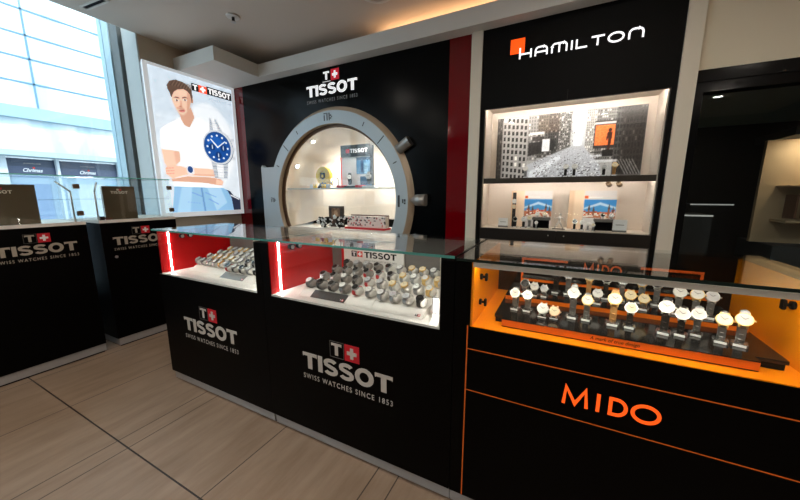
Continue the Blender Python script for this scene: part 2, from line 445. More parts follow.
t = thing('ceiling_speaker', 'round ceiling speaker ring cut by the top edge of the picture', 'speaker', (-1.5, 2.52, ZC))
MB().ring(frame((-1.5, 2.52, ZC - .01), (1, 0, 0), (0, -1, 0)), .115, .115, .145, .145, .01, WHITE, 36).build('rim', t)
MB().prism([(.115 * math.cos(2 * PI * k / 28), .115 * math.sin(2 * PI * k / 28)) for k in range(28)], frame((-1.5, 2.52, ZC - .003), (1, 0, 0), (0, -1, 0)), 0, CEILP).build('grille', t)
for k, (x, y) in enumerate(((-2.6, -.6), (-1.2, -.6), (.3, -.6), (-1.2, .75), (.5, .75), (-2.6, .75), (1.8, .6), (2.2, -1.5), (-1.2, -2), (.6, -2), (-2.8, -2), (.2, 1.8), (2.4, 1.2))):  # unseen downlights, added to raise the room light and wash the walls
    downlight(x, y, ZC, .085, 'round downlight in the shop ceiling outside the frame', 'shop ceiling downlights')

# ================================================================ BRAND WALL (black backdrop with the giant watch)
HX, HZ, HR = -2.39, 1.235, .845
def panel_with_hole(x0, x1, z0, z1, y0, y1, m, n=96):
    mb = MB(); ang = sorted(set([2 * PI * k / n for k in range(n)] + [math.atan2(z - HZ, x - HX) % (2 * PI) for x in (x0, x1) for z in (z0, z1)]))
    vs = []
    for a in ang:
        c, s = math.cos(a), math.sin(a); ts = []
        if c > 1e-9: ts.append((x1 - HX) / c)
        if c < -1e-9: ts.append((x0 - HX) / c)
        if s > 1e-9: ts.append((z1 - HZ) / s)
        if s < -1e-9: ts.append((z0 - HZ) / s)
        tt = min(ts); i = (HX + HR * c, HZ + HR * s); o = (HX + tt * c, HZ + tt * s)
        vs += [(i[0], y0, i[1]), (o[0], y0, o[1]), (i[0], y1, i[1]), (o[0], y1, o[1])]
    N = len(ang); F = []
    for k in range(N):
        a = 4 * k; b = 4 * ((k + 1) % N)
        F += [(a, b, b + 1, a + 1), (a + 2, a + 3, b + 3, b + 2), (a, a + 2, b + 2, b), (a + 1, b + 1, b + 3, a + 3)]
    return mb.add(vs, F, m)
bd = thing('backdrop_panel', 'tall black backdrop panel carrying a white watch logo above the giant watch ring', 'wall panel', (HX, YB, 0))
panel_with_hole(-3.83, -1.023, 0, 2.68, YB, YB + .03, BACKDROP).build('board', bd)
swiss_logo(bd, fr_back(-2.735, YB, 2.403), .70, LOGOW, LOGORL, LOGOW, .004, False, mtag=mat('tagline_grey', C(130, 130, 130), .5, emit=.12))
MB().box(-2.497, -2.385, YB - .004, YB, 2.535, 2.5385, LOGOW).build('underline', bd)
o = MB().box(XW + .001, -3.831, YB, YB + .03, 0, 2.68, RED).build('red_panel', loc=(-3.945, YB, 0)); tag(o, 'glossy red wall panel in the corner beside the poster', 'wall panel')
o = MB().box(-1.022, -.816, YB - .002, YB + .03, 0, 2.68, RED).build('red_panel', loc=(-.92, YB, 0)); tag(o, 'glossy red wall panel between black backdrop and pale pilaster', 'wall panel')
trl = MB().box(-.815, -.72, YB - .03, YB + .3, 0, 2.68, TRIMP); struct(trl.build('trim_4'))
trr = MB().box(.646, .742, YB - .03, YB + .3, 0, 2.68, TRIMP); struct(trr.build('trim_5'))

# giant watch-shaped niche
wn = thing('watch_niche', 'giant silver watch ring framing a lit round showcase in the black wall', 'showcase', (HX, YB, 0))
YR = 2.94
rf = fr_back(HX, YR, HZ)
mb = MB(); n = 96; vs = []
for k in range(n):
    q = 2 * PI * k / n; c, s = math.cos(q), math.sin(q)
    for r, y in ((.845, YR), (.98, YR), (1.03, YB - .001), (.845, YB - .001)): vs.append((HX + r * c, y, HZ + r * s))
F0 = []; F1 = []; F2 = []
for k in range(n):
    a = 4 * k; b = 4 * ((k + 1) % n)
    F0.append((a, a + 1, b + 1, b)); F1.append((a + 1, a + 2, b + 2, b + 1)); F2.append((a, b, b + 3, a + 3))
mb.add(vs, F0, RINGF); mb.add(vs, F1 + F2, RINGS, True)
mb.build('ring', wn)
MB().ring(fr_back(HX, YB + .001, HZ), .815, .815, .845, .845, .03, RINGK, 96).build('inner_lip', wn)
# lug plate on the left of the ring
import math as _m
lz = 1.645; xL = -3.52
poly = [(xL, .02), (xL, lz), (xL + .02, lz + .03), (xL + .05, lz), (HX - math.sqrt(.99 ** 2 - (lz - HZ) ** 2), lz)]
for k in range(13):
    a = math.radians(156 + 48 * k / 12); poly.append((HX + .985 * math.cos(a), HZ + .985 * math.sin(a)))
poly.append((HX - .9, .02))
mb = MB().prism(poly, fr_back(0, YR + .006, 0), .05, RINGF); mb.build('lug_plate', wn)
# pushers and crown
def rad(r, a, y): return Vector((HX + r * math.cos(math.radians(a)), y, HZ + r * math.sin(math.radians(a))))
MB().tube(rad(1.0, 31, 2.965), rad(1.15, 31, 2.965), .05, PUSH, .055, 24).tube(rad(1.15, 31, 2.965), rad(1.156, 31, 2.965), .055, mat('pusher_cap', C(74, 72, 68), .4, .3), .05, 24).build('pusher', wn)
MB().tube(rad(1.0, 0.6, 2.965), rad(1.06, 0.6, 2.965), .012, PUSH, .055, 24).tube(rad(1.06, 0.6, 2.965), rad(1.17, 0.6, 2.965), .055, PUSH, .06, 24).build('crown', wn)
# tick marks and numerals on the ring face
mk = MB()
def radial(a, r0, r1, w):
    d = Vector((math.cos(math.radians(a)), math.sin(math.radians(a)))); p = Vector((-d.y, d.x))
    mk.prism([tuple(d * r0 - p * w), tuple(d * r1 - p * w), tuple(d * r1 + p * w), tuple(d * r0 + p * w)], (rf[0] + rf[3] * .0012, *rf[1:]), .001, INK)
for a, q0, q1 in ((43, .86, .965), (137, .86, .965), (60, .895, .94), (121, .895, .94), (25, .895, .94), (153, .895, .94)):
    mk = MB(); radial(a, q0, q1, .005); mk.build('tick_mark', wn)
def glyphs(cx, cz, s):
    o2 = (rf[0] + rf[3] * .0012, *rf[1:])
    for x0, z0, x1, z1 in ((-1.5, -.9, -1.15, .5), (-.55, -.9, -.2, 1.0), (.15, -.9, .5, 1.0), (-1.5, .75, -.75, 1.0), (.6, .15, 1.0, .5), (1.0, -.2, 1.3, .15), (.6, -.55, 1.0, -.2)):
        mk.prism([(cx + x0 * s, cz + z0 * s), (cx + x1 * s, cz + z0 * s), (cx + x1 * s, cz + z1 * s), (cx + x0 * s, cz + z1 * s)], o2, .001, INK)
mk = MB(); glyphs(0, .915, .042); mk.build('numeral', wn); mk = MB(); glyphs(-.935, .0, .03); mk.build('numeral', wn); mk = MB()
o2 = (rf[0] + rf[3] * .0012, *rf[1:])
for x0, z0, x1, z1 in ((.865, -.06, .888, .06), (.915, -.02, .93, .02), (.935, -.005, .955, .02), (.935, -.03, .955, -.012)):
    mk.prism([(x0, z0), (x1, z0), (x1, z1), (x0, z1)], o2, .001, INK)
mk.build('numeral', wn)
# shell of the niche
mb = MB(); vs = []; NB = 3.5
a0 = math.asin((.9 - HZ) / HR)
angs = [a0 + (PI - 2 * a0) * k / 72 for k in range(73)]
for a in angs:
    for r, y in ((.845, YB + .002), (.845, 3.12), (.80, 3.3), (.68, 3.44), (.6, NB)): vs.append((HX + r * math.cos(a), y, max(.9, HZ + r * math.sin(a))))
F = []
for k in range(72):
    for j in range(4): F.append((5 * k + j, 5 * k + j + 1, 5 * k + 5 + j + 1, 5 * k + 5 + j))
mb.add(vs, F, NICHE, True)
bk = [vs[5 * k + 4] for k in range(73)]; mb.add(bk, [list(range(73))], NICHE)
mb.build('niche_shell', wn)
MB().box(HX - .84, HX + .84, YB + .004, NB, .84, .899, WHITE).build('niche_floor', wn)
MB().box(HX - .80, HX + .80, YB + .05, 3.36, 1.368, 1.38, GLASS).box(HX - .80, HX + .80, YB + .047, YB + .05, 1.368, 1.38, mat('shelf_edge', C(200, 212, 208), .2)).build('glass_shelf', wn)
dr = MB(); gy = YB + .012
for s0, s1 in ((90.25, 270), (-90, 89.75)):
    pts = [(.835 * math.cos(math.radians(s0 + (s1 - s0) * k / 40)), .835 * math.sin(math.radians(s0 + (s1 - s0) * k / 40))) for k in range(41)]
    MB().prism(pts, fr_back(HX, gy, HZ), .006, GLASS).build('glass_door', wn)
for a, yy in ((121, 3.16), (149, 3.16), (58, 3.14), (30, 3.16)):
    c = Vector((HX, yy, HZ)) + Vector((math.cos(math.radians(a)), 0, math.sin(math.radians(a)))) * .838
    d = Vector((math.cos(math.radians(a)), 0, math.sin(math.radians(a))))
    f = MB().tube(c, c - d * .008, .036, CHROME, .036, 20).build('lamp_rim', wn)
    MB().tube(c - d * .0085, c - d * .012, .024, LAMPN, .024, 16).build('lamp_glow', wn)
    L_ = bpy.data.lights.new('niche_beam', 'SPOT'); L_.energy = 13; L_.spot_size = math.radians(120); L_.spot_blend = .7; L_.color = (1, .94, .87); L_.shadow_soft_size = .03
    lo = bpy.data.objects.new('niche_beam', L_); COL.objects.link(lo); lo.parent = wn; lo.location = c - d * .03 - wn.location; lo.rotation_euler = (-d + Vector((0, .25, 0))).to_track_quat('-Z', 'Y').to_euler()

# ================================================================ POSTER LIGHTBOX on the left wall
pb = thing('poster_lightbox', 'tall backlit advertising lightbox showing a man in a white shirt and a big blue watch', 'poster', (XW, 2.48, 1.04))
XP = -3.98
MB().box(XW, XP - .006, 1.97, 2.965, 1.05, 2.672, ALU).build('box_body', pb)
fb = MB()
for y0, y1, z0, z1 in ((1.95, 1.995, 1.045, 2.676), (2.945, 2.985, 1.045, 2.676), (1.995, 2.945, 1.045, 1.1), (1.995, 2.945, 2.645, 2.676)):
    fb.box(XP - .012, XP + .008, y0, y1, z0, z1, mat('lightbox_frame', C(225, 230, 234), .35, emit=.35))
fb.build('frame', pb)
P = Paint(1.995, 2.945, 1.1, 2.645, .004, (214, 224, 232))
P.rect(1.9, 2.2, 3.0, 2.7, (196, 212, 226), .8, 40); P.rect(1.9, 1.0, 2.2, 2.7, (202, 216, 228), .6, 40); P.noise(4, 3, 30); P.ell(2.6, 1.9, .32, .5, (240, 244, 247), .8, 40)
for zz in (1.5, 1.78, 2.06, 2.34): P.rect(1.9, zz, 3.0, zz + .006, (196, 206, 214), .6)
PP = {
'hair':[(2.167,2.491),(2.197,2.54),(2.266,2.574),(2.342,2.569),(2.392,2.546),(2.432,2.505),(2.438,2.427),(2.42,2.396),(2.409,2.455),(2.379,2.482),(2.342,2.494),(2.271,2.47),(2.23,2.434),(2.201,2.368),(2.186,2.422),(2.168,2.458)],
'face':[(2.202,2.376),(2.231,2.442),(2.272,2.475),(2.343,2.498),(2.385,2.489),(2.409,2.455),(2.42,2.396),(2.393,2.311),(2.352,2.231),(2.308,2.187),(2.271,2.197),(2.238,2.25),(2.215,2.304),(2.203,2.343)],
'neck':[(2.272,2.206),(2.353,2.24),(2.402,2.313),(2.423,2.255),(2.436,2.204),(2.367,2.08),(2.314,2.088),(2.272,2.145)],
'beard':[(2.228,2.265),(2.267,2.213),(2.31,2.205),(2.354,2.249),(2.395,2.329),(2.392,2.307),(2.351,2.229),(2.308,2.185),(2.271,2.195),(2.237,2.246)],
'arm':[(2.035,1.801),(2.223,1.794),(2.219,1.682),(2.151,1.623),(2.07,1.607),(2.045,1.656)],
'hand':[(2.049,1.595),(2.071,1.617),(2.152,1.634),(2.223,1.629),(2.284,1.612),(2.265,1.53),(2.178,1.504),(2.111,1.482),(2.051,1.529)],
'fore':[(2.265,1.62),(2.572,1.621),(2.632,1.608),(2.624,1.528),(2.352,1.528),(2.265,1.536)],
'low':[(2.094,1.477),(2.285,1.52),(2.585,1.516),(2.685,1.502),(2.729,1.469),(2.703,1.42),(2.612,1.418),(2.504,1.443),(2.193,1.451),(2.111,1.452)],
'jeans':[(2.122,1.406),(2.271,1.392),(2.499,1.396),(2.713,1.394),(2.775,1.348),(2.821,1.252),(2.838,1.09),(2.07,1.09),(2.102,1.281)],
'bag':[(2.724,1.377),(2.803,1.353),(2.852,1.29),(2.948,1.246),(2.948,1.09),(2.838,1.09),(2.809,1.278)],
'bagw':[(2.804,1.308),(2.934,1.246),(2.932,1.231),(2.807,1.288)],
'shirt':[(2.048,2.01),(2.109,2.063),(2.275,2.172),(2.304,2.099),(2.357,2.073),(2.417,2.117),(2.471,2.211),(2.575,2.158),(2.638,2.11),(2.67,1.923),(2.671,1.677),(2.668,1.388),(2.118,1.4),(2.17,1.581),(2.222,1.797),(2.035,1.797)]}
SK = (232, 192, 168); SKD = (206, 158, 134)
P.poly(PP['bag'], (40, 46, 66)); P.poly(PP['bagw'], (225, 228, 232))
P.poly(PP['jeans'], (132, 178, 214)); P.poly([(2.2, 1.39), (2.32, 1.395), (2.27, 1.1), (2.12, 1.1)], (166, 204, 232), .7, 6); P.poly([(2.5, 1.39), (2.68, 1.39), (2.75, 1.2), (2.6, 1.1)], (176, 210, 236), .7, 6)
for a, b in (((2.42, 1.385), (2.44, 1.1)), ((2.3, 1.33), (2.42, 1.28)), ((2.46, 1.33), (2.6, 1.27)), ((2.5, 1.25), (2.62, 1.18)), ((2.22, 1.22), (2.38, 1.2))):
    P.poly([a, (a[0] + .02, a[1]), (b[0] + .02, b[1]), b], (86, 130, 172), .8, 3)
P.poly(PP['neck'], SKD); P.poly(PP['shirt'], (250, 250, 252)); P.poly([(2.12, 1.86), (2.2, 1.84), (2.33, 1.5), (2.24, 1.5)], (226, 230, 236), .6, 8); P.poly([(2.5, 2.02), (2.56, 2.0), (2.6, 1.66), (2.54, 1.66)], (230, 233, 238), .6, 8)
P.poly(PP['neck'][0:3] + [(2.41, 2.2), (2.36, 2.1), (2.31, 2.1), (2.28, 2.15)], SKD)
P.poly(PP['face'], SK, 1, 2); P.ell(2.27, 2.31, .03, .04, (238, 194, 168), .7, 6); P.ell(2.33, 2.44, .06, .03, (236, 194, 170), .7, 6); P.poly([(2.38, 2.47), (2.415, 2.45), (2.42, 2.39), (2.39, 2.31), (2.355, 2.235), (2.36, 2.32)], (200, 148, 122), .7, 4)
P.ell(2.425, 2.39, .016, .032, (214, 158, 132))
P.poly(PP['beard'], (150, 112, 96), .4, 5); P.ell(2.29, 2.272, .045, .012, (160, 112, 92), .5, 3)
P.poly([(2.222,2.372),(2.25,2.391),(2.286,2.388),(2.286,2.377),(2.25,2.380)], (84, 60, 50)); P.poly([(2.318,2.388),(2.318,2.400),(2.352,2.416),(2.388,2.402),(2.352,2.404)], (84, 60, 50))
P.ell(2.256, 2.353, .02, .01, (240, 232, 226)); P.ell(2.256, 2.353, .009, .011, (50, 40, 38)); P.ell(2.346, 2.377, .021, .01, (240, 232, 226)); P.ell(2.346, 2.377, .009, .011, (50, 40, 38))
P.poly([(2.296, 2.36), (2.306, 2.36), (2.304, 2.3), (2.28, 2.285), (2.285, 2.3)], (190, 138, 114), .7, 2); P.ell(2.292, 2.292, .022, .006, (160, 104, 86), .7, 1)
P.poly([(2.259,2.246),(2.29,2.258),(2.317,2.265),(2.346,2.264),(2.31,2.246),(2.275,2.24)], (176, 96, 90)); P.poly([(2.262,2.243),(2.31,2.244),(2.344,2.261),(2.318,2.238),(2.28,2.234)], (196, 116, 108))
P.poly(PP['hair'], (92, 70, 58), 1, 1)
for k in range(16):
    x = 2.2 + k * .015; P.poly([(x, 2.50 + .004 * (k % 3)), (x + .012, 2.5), (x + .05, 2.565), (x + .042, 2.568)], (128, 102, 86) if k % 2 else (66, 48, 40), .6, 1)
P.poly([(2.418, 2.41), (2.436, 2.43), (2.43, 2.37), (2.42, 2.36)], (110, 84, 70), .8, 1)
P.poly(PP['arm'], SK, 1, 2); P.poly([(2.16, 1.79), (2.222, 1.79), (2.219, 1.69), (2.17, 1.64)], SKD, .6, 6)
P.poly(PP['low'], SKD, 1, 2); P.poly(PP['fore'], SK, 1, 2); P.poly([(2.27, 1.55), (2.62, 1.55), (2.62, 1.53), (2.27, 1.53)], SKD, .7, 3)
P.poly(PP['hand'], (234, 186, 162), 1, 2)
for z in (1.535, 1.565, 1.595): P.poly([(2.05, z), (2.14, z + .012), (2.14, z + .006), (2.05, z - .006)], (180, 126, 104), .8, 1)
P.poly([(2.63, 1.50), (2.72, 1.475), (2.71, 1.43), (2.62, 1.43)], (236, 190, 166), 1, 2)
P.poly([(2.12, 1.45), (2.5, 1.44), (2.7, 1.415), (2.71, 1.392), (2.12, 1.402)], (248, 249, 251), 1, 2)
P.poly([(2.285, 1.64), (2.36, 1.65), (2.36, 1.545), (2.285, 1.535)], (225, 228, 232)); P.ell(2.32, 1.597, .043, .05, (214, 218, 224)); P.ell(2.32, 1.597, .031, .038, (28, 66, 124))
# the big watch
def bracelet(p0, p1, w0, w1, n):
    for k in range(n):
        t = k / n; cx = p0[0] + (p1[0] - p0[0]) * t; cz = p0[1] + (p1[1] - p0[1]) * t; w = w0 + (w1 - w0) * t; hh = abs(p1[1] - p0[1]) / n
        P.rect(cx - w, cz - hh * .9, cx + w, cz - hh * .05, (176, 184, 192), 1, 1); P.rect(cx - w * .5, cz - hh * .9, cx + w * .5, cz - hh * .05, (246, 248, 250), 1, 1); P.rect(cx - w, cz - hh * .98, cx + w, cz - hh * .82, (120, 130, 142), .9, 0); P.rect(cx - w * .52, cz - hh * .9, cx - w * .44, cz, (140, 150, 160), .8, 0); P.rect(cx + w * .44, cz - hh * .9, cx + w * .52, cz, (140, 150, 160), .8, 0)
bracelet((2.66, 2.235), (2.70, 2.07), .045, .1, 6); bracelet((2.70, 1.72), (2.70, 1.515), .11, .085, 6)
P.ell(2.71, 1.893, .2, .212, (104, 112, 124)); P.ell(2.70, 1.897, .2, .212, (206, 212, 220)); P.ell(2.693, 1.895, .178, .19, (60, 84, 122)); P.ell(2.693, 1.895, .17, .182, (22, 74, 150), 1, 2); P.ell(2.66, 1.95, .1, .08, (40, 104, 190), .6, 12)
for a in (20, -20): P.rect(2.885, 1.893 + (a > 0) * .1 - (a < 0) * .13, 2.93, 1.93 + (a > 0) * .1 - (a < 0) * .13, (190, 196, 204), 1, 1)
P.rect(2.9, 1.88, 2.945, 1.92, (190, 196, 204), 1, 1)
for k in range(12):
    a = 2 * PI * k / 12; cx, cz = 2.693 + .135 * math.sin(a), 1.895 + .145 * math.cos(a); P.ell(cx, cz, .013, .013, (238, 242, 246))
for cx, cz in ((2.693, 1.80), (2.62, 1.895), (2.766, 1.895)): P.ell(cx, cz, .04, .042, (14, 52, 112)); P.ell(cx, cz, .006, .03, (220, 226, 232))
P.poly([(2.688, 1.888), (2.6, 1.985), (2.612, 1.992), (2.70, 1.9)], (248, 248, 250)); P.poly([(2.69, 1.888), (2.80, 1.975), (2.793, 1.985), (2.684, 1.9)], (248, 248, 250))
P.build('poster_print', pb, frame((XP, 1.995, 1.1), (0, 1, 0), (0, 0, 1)), POSTER)
# logo strip on the poster
fl = fr_left(0, XP + .002, 0); fl2 = fr_left(0, XP + .003, 0)
PBK = mat('poster_black', C(24, 22, 26), .4, emit=.9); PWH = mat('poster_white', C(250, 250, 250), .4, emit=.9); POR = mat('poster_red', C(244, 88, 60), .4, emit=.9); PGR = mat('poster_grey', C(140, 144, 150), .4, emit=.9)
lm = MB().prism(g_rect(2.436, 2.507, 2.519, 2.590)[0], fl, 0, PBK).prism(g_rect(2.617, 2.507, 2.942, 2.600)[0], fl, 0, PBK).prism(g_rect(2.519, 2.507, 2.617, 2.590)[0], fl, 0, POR)
T_, tw_ = heavy('T')
for p in place(T_, fl2, .055, .06, 2.45, 2.518, tw_): lm.prism(p, fl2, 0, PWH)
for p in cross_polys(2.568, 2.548, .032, .011): lm.prism(p, fl2, 0, PWH)
TP_, TWd = heavy_word('TISSOT')
for p in place(TP_, fl2, .295, .066, 2.632, 2.52, TWd): lm.prism(p, fl2, 0, PWH)
lm.build('logo_strip', pb)
hs = MB(); put_text(hs, '#ThisIsYourTime', fl, 2.63, 2.445, .3, .034, PGR, shear=.2); hs.build('hashtag', pb)
# ================================================================ HAMILTON DISPLAY TOWER
ht = thing('display_tower', 'tall black wall showcase with white lit lettering and two shelves of watches', 'showcase', (-.037, YB, 0))
x0, x1 = -.719, .645
MB().box(x0, x1, YB - .012, YB + .02, 2.08, 2.68, MATT).build('header_panel', ht)
fm = MB().box(x0, -.683, YB - .012, 3.34, .0, 2.08, MATT).box(.613, x1, YB - .012, 3.34, 0, 2.08, MATT).box(-.683, .613, YB - .012, YB + .018, 2.04, 2.08, MATT).box(-.683, .613, YB + .018, 3.34, 2.079, 2.085, MATT).box(-.038, -.034, YB - .0125, YB - .012, 2.045, 2.12, DARKM)
fm.build('frame', ht)
MB().box(-.683, .613, 3.30, 3.34, 1.0, 2.078, CREAMIN).build('back_board', ht)
sd = MB().box(-.683, -.675, YB + .03, 3.3, 1.0, 2.078, CREAMIN).box(.605, .613, YB + .03, 3.3, 1.0, 2.078, CREAMIN).box(-.675, .605, YB + .03, 3.3, 2.07, 2.078, CREAMIN); sd.build('side_lining', ht)
MB().box(-.675, .605, YB + .03, 3.3, 1.432, 1.447, mat('shelf_dark', C(58, 50, 42), .4)).box(-.675, .605, YB + .03, YB + .042, 1.40, 1.432, MATS['shelf_dark']).build('shelf', ht)
MB().box(-.675, .605, YB + .03, 3.3, .985, 1.0, CREAMIN).build('case_floor', ht)
for a, b in ((-.682, -.038), (-.034, .612)):
    d = MB().box(a, b, YB - .012, YB + .02, .895, .995, mat('drawer_front', C(34, 30, 27), .35)).build('drawer', ht)
    s = -1 if a < -.1 else 1; cx = -.036 + s * .06
    MB().box(cx - .012, cx + .012, YB - .016, YB - .012, .945, .965, DARKM).tube((cx, YB - .017, .955), (cx, YB - .013, .955), .006, STEEL).build('lock', d)
MB().box(-.682, .612, YB - .01, YB + .02, .02, .893, mat('base_panel', C(60, 56, 52), .35)).build('base_panel', ht)
for a, b in ((-.68, -.037), (-.035, .611)):
    MB().box(a, b, YB + .004, YB + .009, 1.0, 2.038, GLASS).build('glass_door', ht)
MB().box(-.66, .59, YB + .019, YB + .029, 2.048, 2.066, LEDW).build('top_light', ht)
MB().box(-.66, .59, YB + .043, YB + .053, 1.412, 1.43, mat('led_lower', (1, .93, .86, 1), .5, emit=27, ecol=(1, .88, .79, 1))).build('shelf_light', ht)
for xx in (.31, .38):
    MB().tube((xx, 3.1, 1.432), (xx, 3.1, 1.39), .012, BRONZE).tube((xx, 3.1, 1.392), (xx + .015, 3.13, 1.376), .018, BRONZE, .02).build('spot_lamp', ht)
# lettering
hl = MB(); hf = fr_back(0, YB - .012, 0); hf = (hf[0] + hf[3] * .004, *hf[1:])
def mono(ch):
    A = lambda *a: arc(*a)
    if ch == 'H': return [[(0, 0), (0, 1.0)], [(0, .40), (.95, .40)], [(.95, 0), (.95, .78)]]
    if ch == 'A': return [[(0, 0), (0, .42)] + A(.3, .46, .3, .32, 180, 90, 6) + [(.65, .78)] + A(.65, .46, .3, .32, 90, 0, 6) + [(.95, 0)], [(0, .34), (.95, .34)]]
    if ch == 'M': return [[(0, 0), (0, .5)] + A(.25, .5, .25, .28, 180, 90, 5) + [(.9, .78)] + A(.9, .5, .25, .28, 90, 0, 5) + [(1.15, 0)], [(.575, 0), (.575, .78)]]
    if ch == 'I': return [[(0, 0), (0, .78)]]
    if ch == 'L': return [[(0, .78), (0, .06), (.8, .06)]]
    if ch == 'T': return [[(0, .74), (.95, .74)], [(.475, 0), (.475, .74)]]
    if ch == 'O': return [A(.5, .39, .52, .36, 0, 360, 24)]
    if ch == 'N': return [[(0, 0), (0, .42)] + A(.32, .44, .32, .33, 180, 90, 6) + [(.6, .77)] + A(.6, .44, .32, .33, 90, 0, 6) + [(.92, 0)]]
x = -.413; S = .076
for ch, adv in (('H', 1.3), ('A', 1.32), ('M', 1.5), ('I', .36), ('L', 1.05), ('T', 1.22), ('O', 1.36), ('N', 1)):
    for pl_ in mono(ch):
        for q in stroke([(x + a * S * 1.17, 2.402 + b * S * 1.1) for a, b in pl_], .0125): hl.prism(q, hf, .003, HAMW)
    x += adv * S * 1.205
hl.build('lettering', ht)
MB().prism(g_rect(-.49, 2.447, -.379, 2.560)[0], fr_back(0, YB - .013, 0), 0, HAMO).build('square_mark', ht)

# city photograph panel on the upper shelf
cp = thing('photo_panel', 'wide black and white city street photo panel on the upper shelf', 'picture', (-.035, 3.27, 1.449))
MB().box(-.612, .542, 3.262, 3.285, 1.449, 2.008, MATT).build('backing', cp)
W_, H_ = 1.15, .555
Q = Paint(0, W_, 0, H_, .0035, (176, 174, 172))
rq = random.Random(21)
def facade(x0, x1, z0, z1, base, win, dx, dz, lit=.15, sk=0.0):
    Q.poly([(x0, z0), (x1, z0 + sk), (x1, z1 + sk * .3), (x0, z1)], (base, base * .98, base * .96), 1, 1)
    x = x0 + dx * .3
    while x < x1 - dx * .4:
        z = z0 + dz * .3
        while z < z1 - dz * .3:
            w_ = win if rq.random() > lit else min(250, base + 70)
            k = (x - x0) / max(1e-6, x1 - x0) * sk
            Q.rect(x, z + k, x + dx * .55, z + dz * .62 + k, (w_, w_ * .98, w_ * .96), .95, 0); z += dz
        x += dx
facade(.0, .05, 0, H_, 70, 40, .02, .04); facade(.045, .275, 0, H_ * .97, 168, 52, .037, .056, .1, -.03)
facade(.27, .36, .16, H_, 150, 112, .022, .03, .3); facade(.355, .44, .18, H_, 104, 72, .02, .026, .2); facade(.44, .53, .2, H_, 82, 56, .018, .024, .25); facade(.525, .62, .2, H_, 118, 78, .015, .02, .3)
Q.rect(.36, .40, .53, H_, (128, 96, 70), .28, 16)
Q.rect(.63, .1, .735, H_, (206, 206, 208), 1, 6); Q.poly([(.648, .2), (.66, H_), (.712, H_), (.706, .2)], (252, 252, 254), 1, 5)
facade(.735, .81, .2, H_, 172, 128, .014, .02, .3); facade(.81, .96, .14, H_, 124, 84, .016, .024, .2); facade(.95, W_, .02, H_, 84, 52, .022, .05, .12)
Q.poly([(.28, .2), (.5, .25), (.5, .33), (.28, .32)], (50, 48, 48), .9, 3); Q.rect(.29, .385, .41, .41, (214, 212, 210), 1, 1); Q.rect(.31, .33, .41, .37, (66, 62, 60), .8, 2)
Q.rect(.395, .235, .46, .345, (226, 226, 228), 1, 1)
Q.poly([(.27, 0), (.27, .12), (.55, .235), (.64, .27), (.72, .27), (.86, .1), (.88, 0)], (190, 191, 196), 1, 4)
Q.poly([(.30, .06), (.54, .20), (.56, .17), (.36, 0), (.3, 0)], (232, 233, 238), .8, 6)
for k in range(420):
    x = rq.uniform(.33, .86); z = rq.uniform(0, .26) * (1 - abs(x - .64) * 1.3)
    g = rq.choice([48, 66, 90, 236, 246, 120]); w_ = .004 + .010 * (1 - z / .27)
    Q.rect(x, z, x + w_, z + w_ * .55, (g, g, g + 2), .75, 0)
for k in range(90):
    x = rq.uniform(.54, .66); z = rq.uniform(.26, H_); g = rq.choice([210, 230, 60, 90]); Q.rect(x, z, x + .006, z + .008, (g, g, g), .7, 0)
Q.rect(.99, 0, W_, H_, (40, 34, 32), .55, 24); Q.rect(0, 0, .05, H_, (70, 60, 54), .35, 12)
Q.rect(.797, .235, .955, .46, (62, 58, 58), 1, 1); Q.rect(.805, .26, .945, .425, (244, 132, 78), 1, 1); Q.rect(.80, .43, .95, .45, (208, 203, 200), 1, 1)
Q.ell(.912, .38, .013, .016, (70, 36, 26)); Q.poly([(.895, .365), (.93, .365), (.925, .29), (.915, .2), (.9, .2), (.905, .29)], (70, 36, 26)); Q.poly([(.895, .36), (.905, .36), (.897, .3), (.888, .3)], (78, 40, 30))
Q.rect(.87, .17, .945, .22, (40, 38, 38), 1, 1); Q.rect(.78, .12, .98, .14, (214, 214, 216), .8, 1); Q.rect(.78, .17, .87, .185, (216, 216, 220), .8, 1); Q.rect(.78, .2, .86, .21, (60, 58, 58), .8, 1)
for k in range(6): Q.poly([(.98 + k * .02, .14), (.985 + k * .02, .14), (1.05 + k * .02, .02), (1.043 + k * .02, .02)], (200, 198, 196), .7, 1)
Q.img = np.clip((Q.img - 128) * 1.12 + 118, 0, 255)
Q.noise(6, 11, 1)
Q.build('photo_print', cp, frame((-.610, 3.2605, 1.451), (1, 0, 0), (0, 0, 1)), CITYP)
MB().tube((-.60, 3.2, 1.452), (-.60, 3.2, 1.456), .01, MATT).tube((.5, 3.2, 1.452), (.5, 3.2, 1.456), .01, MATT)

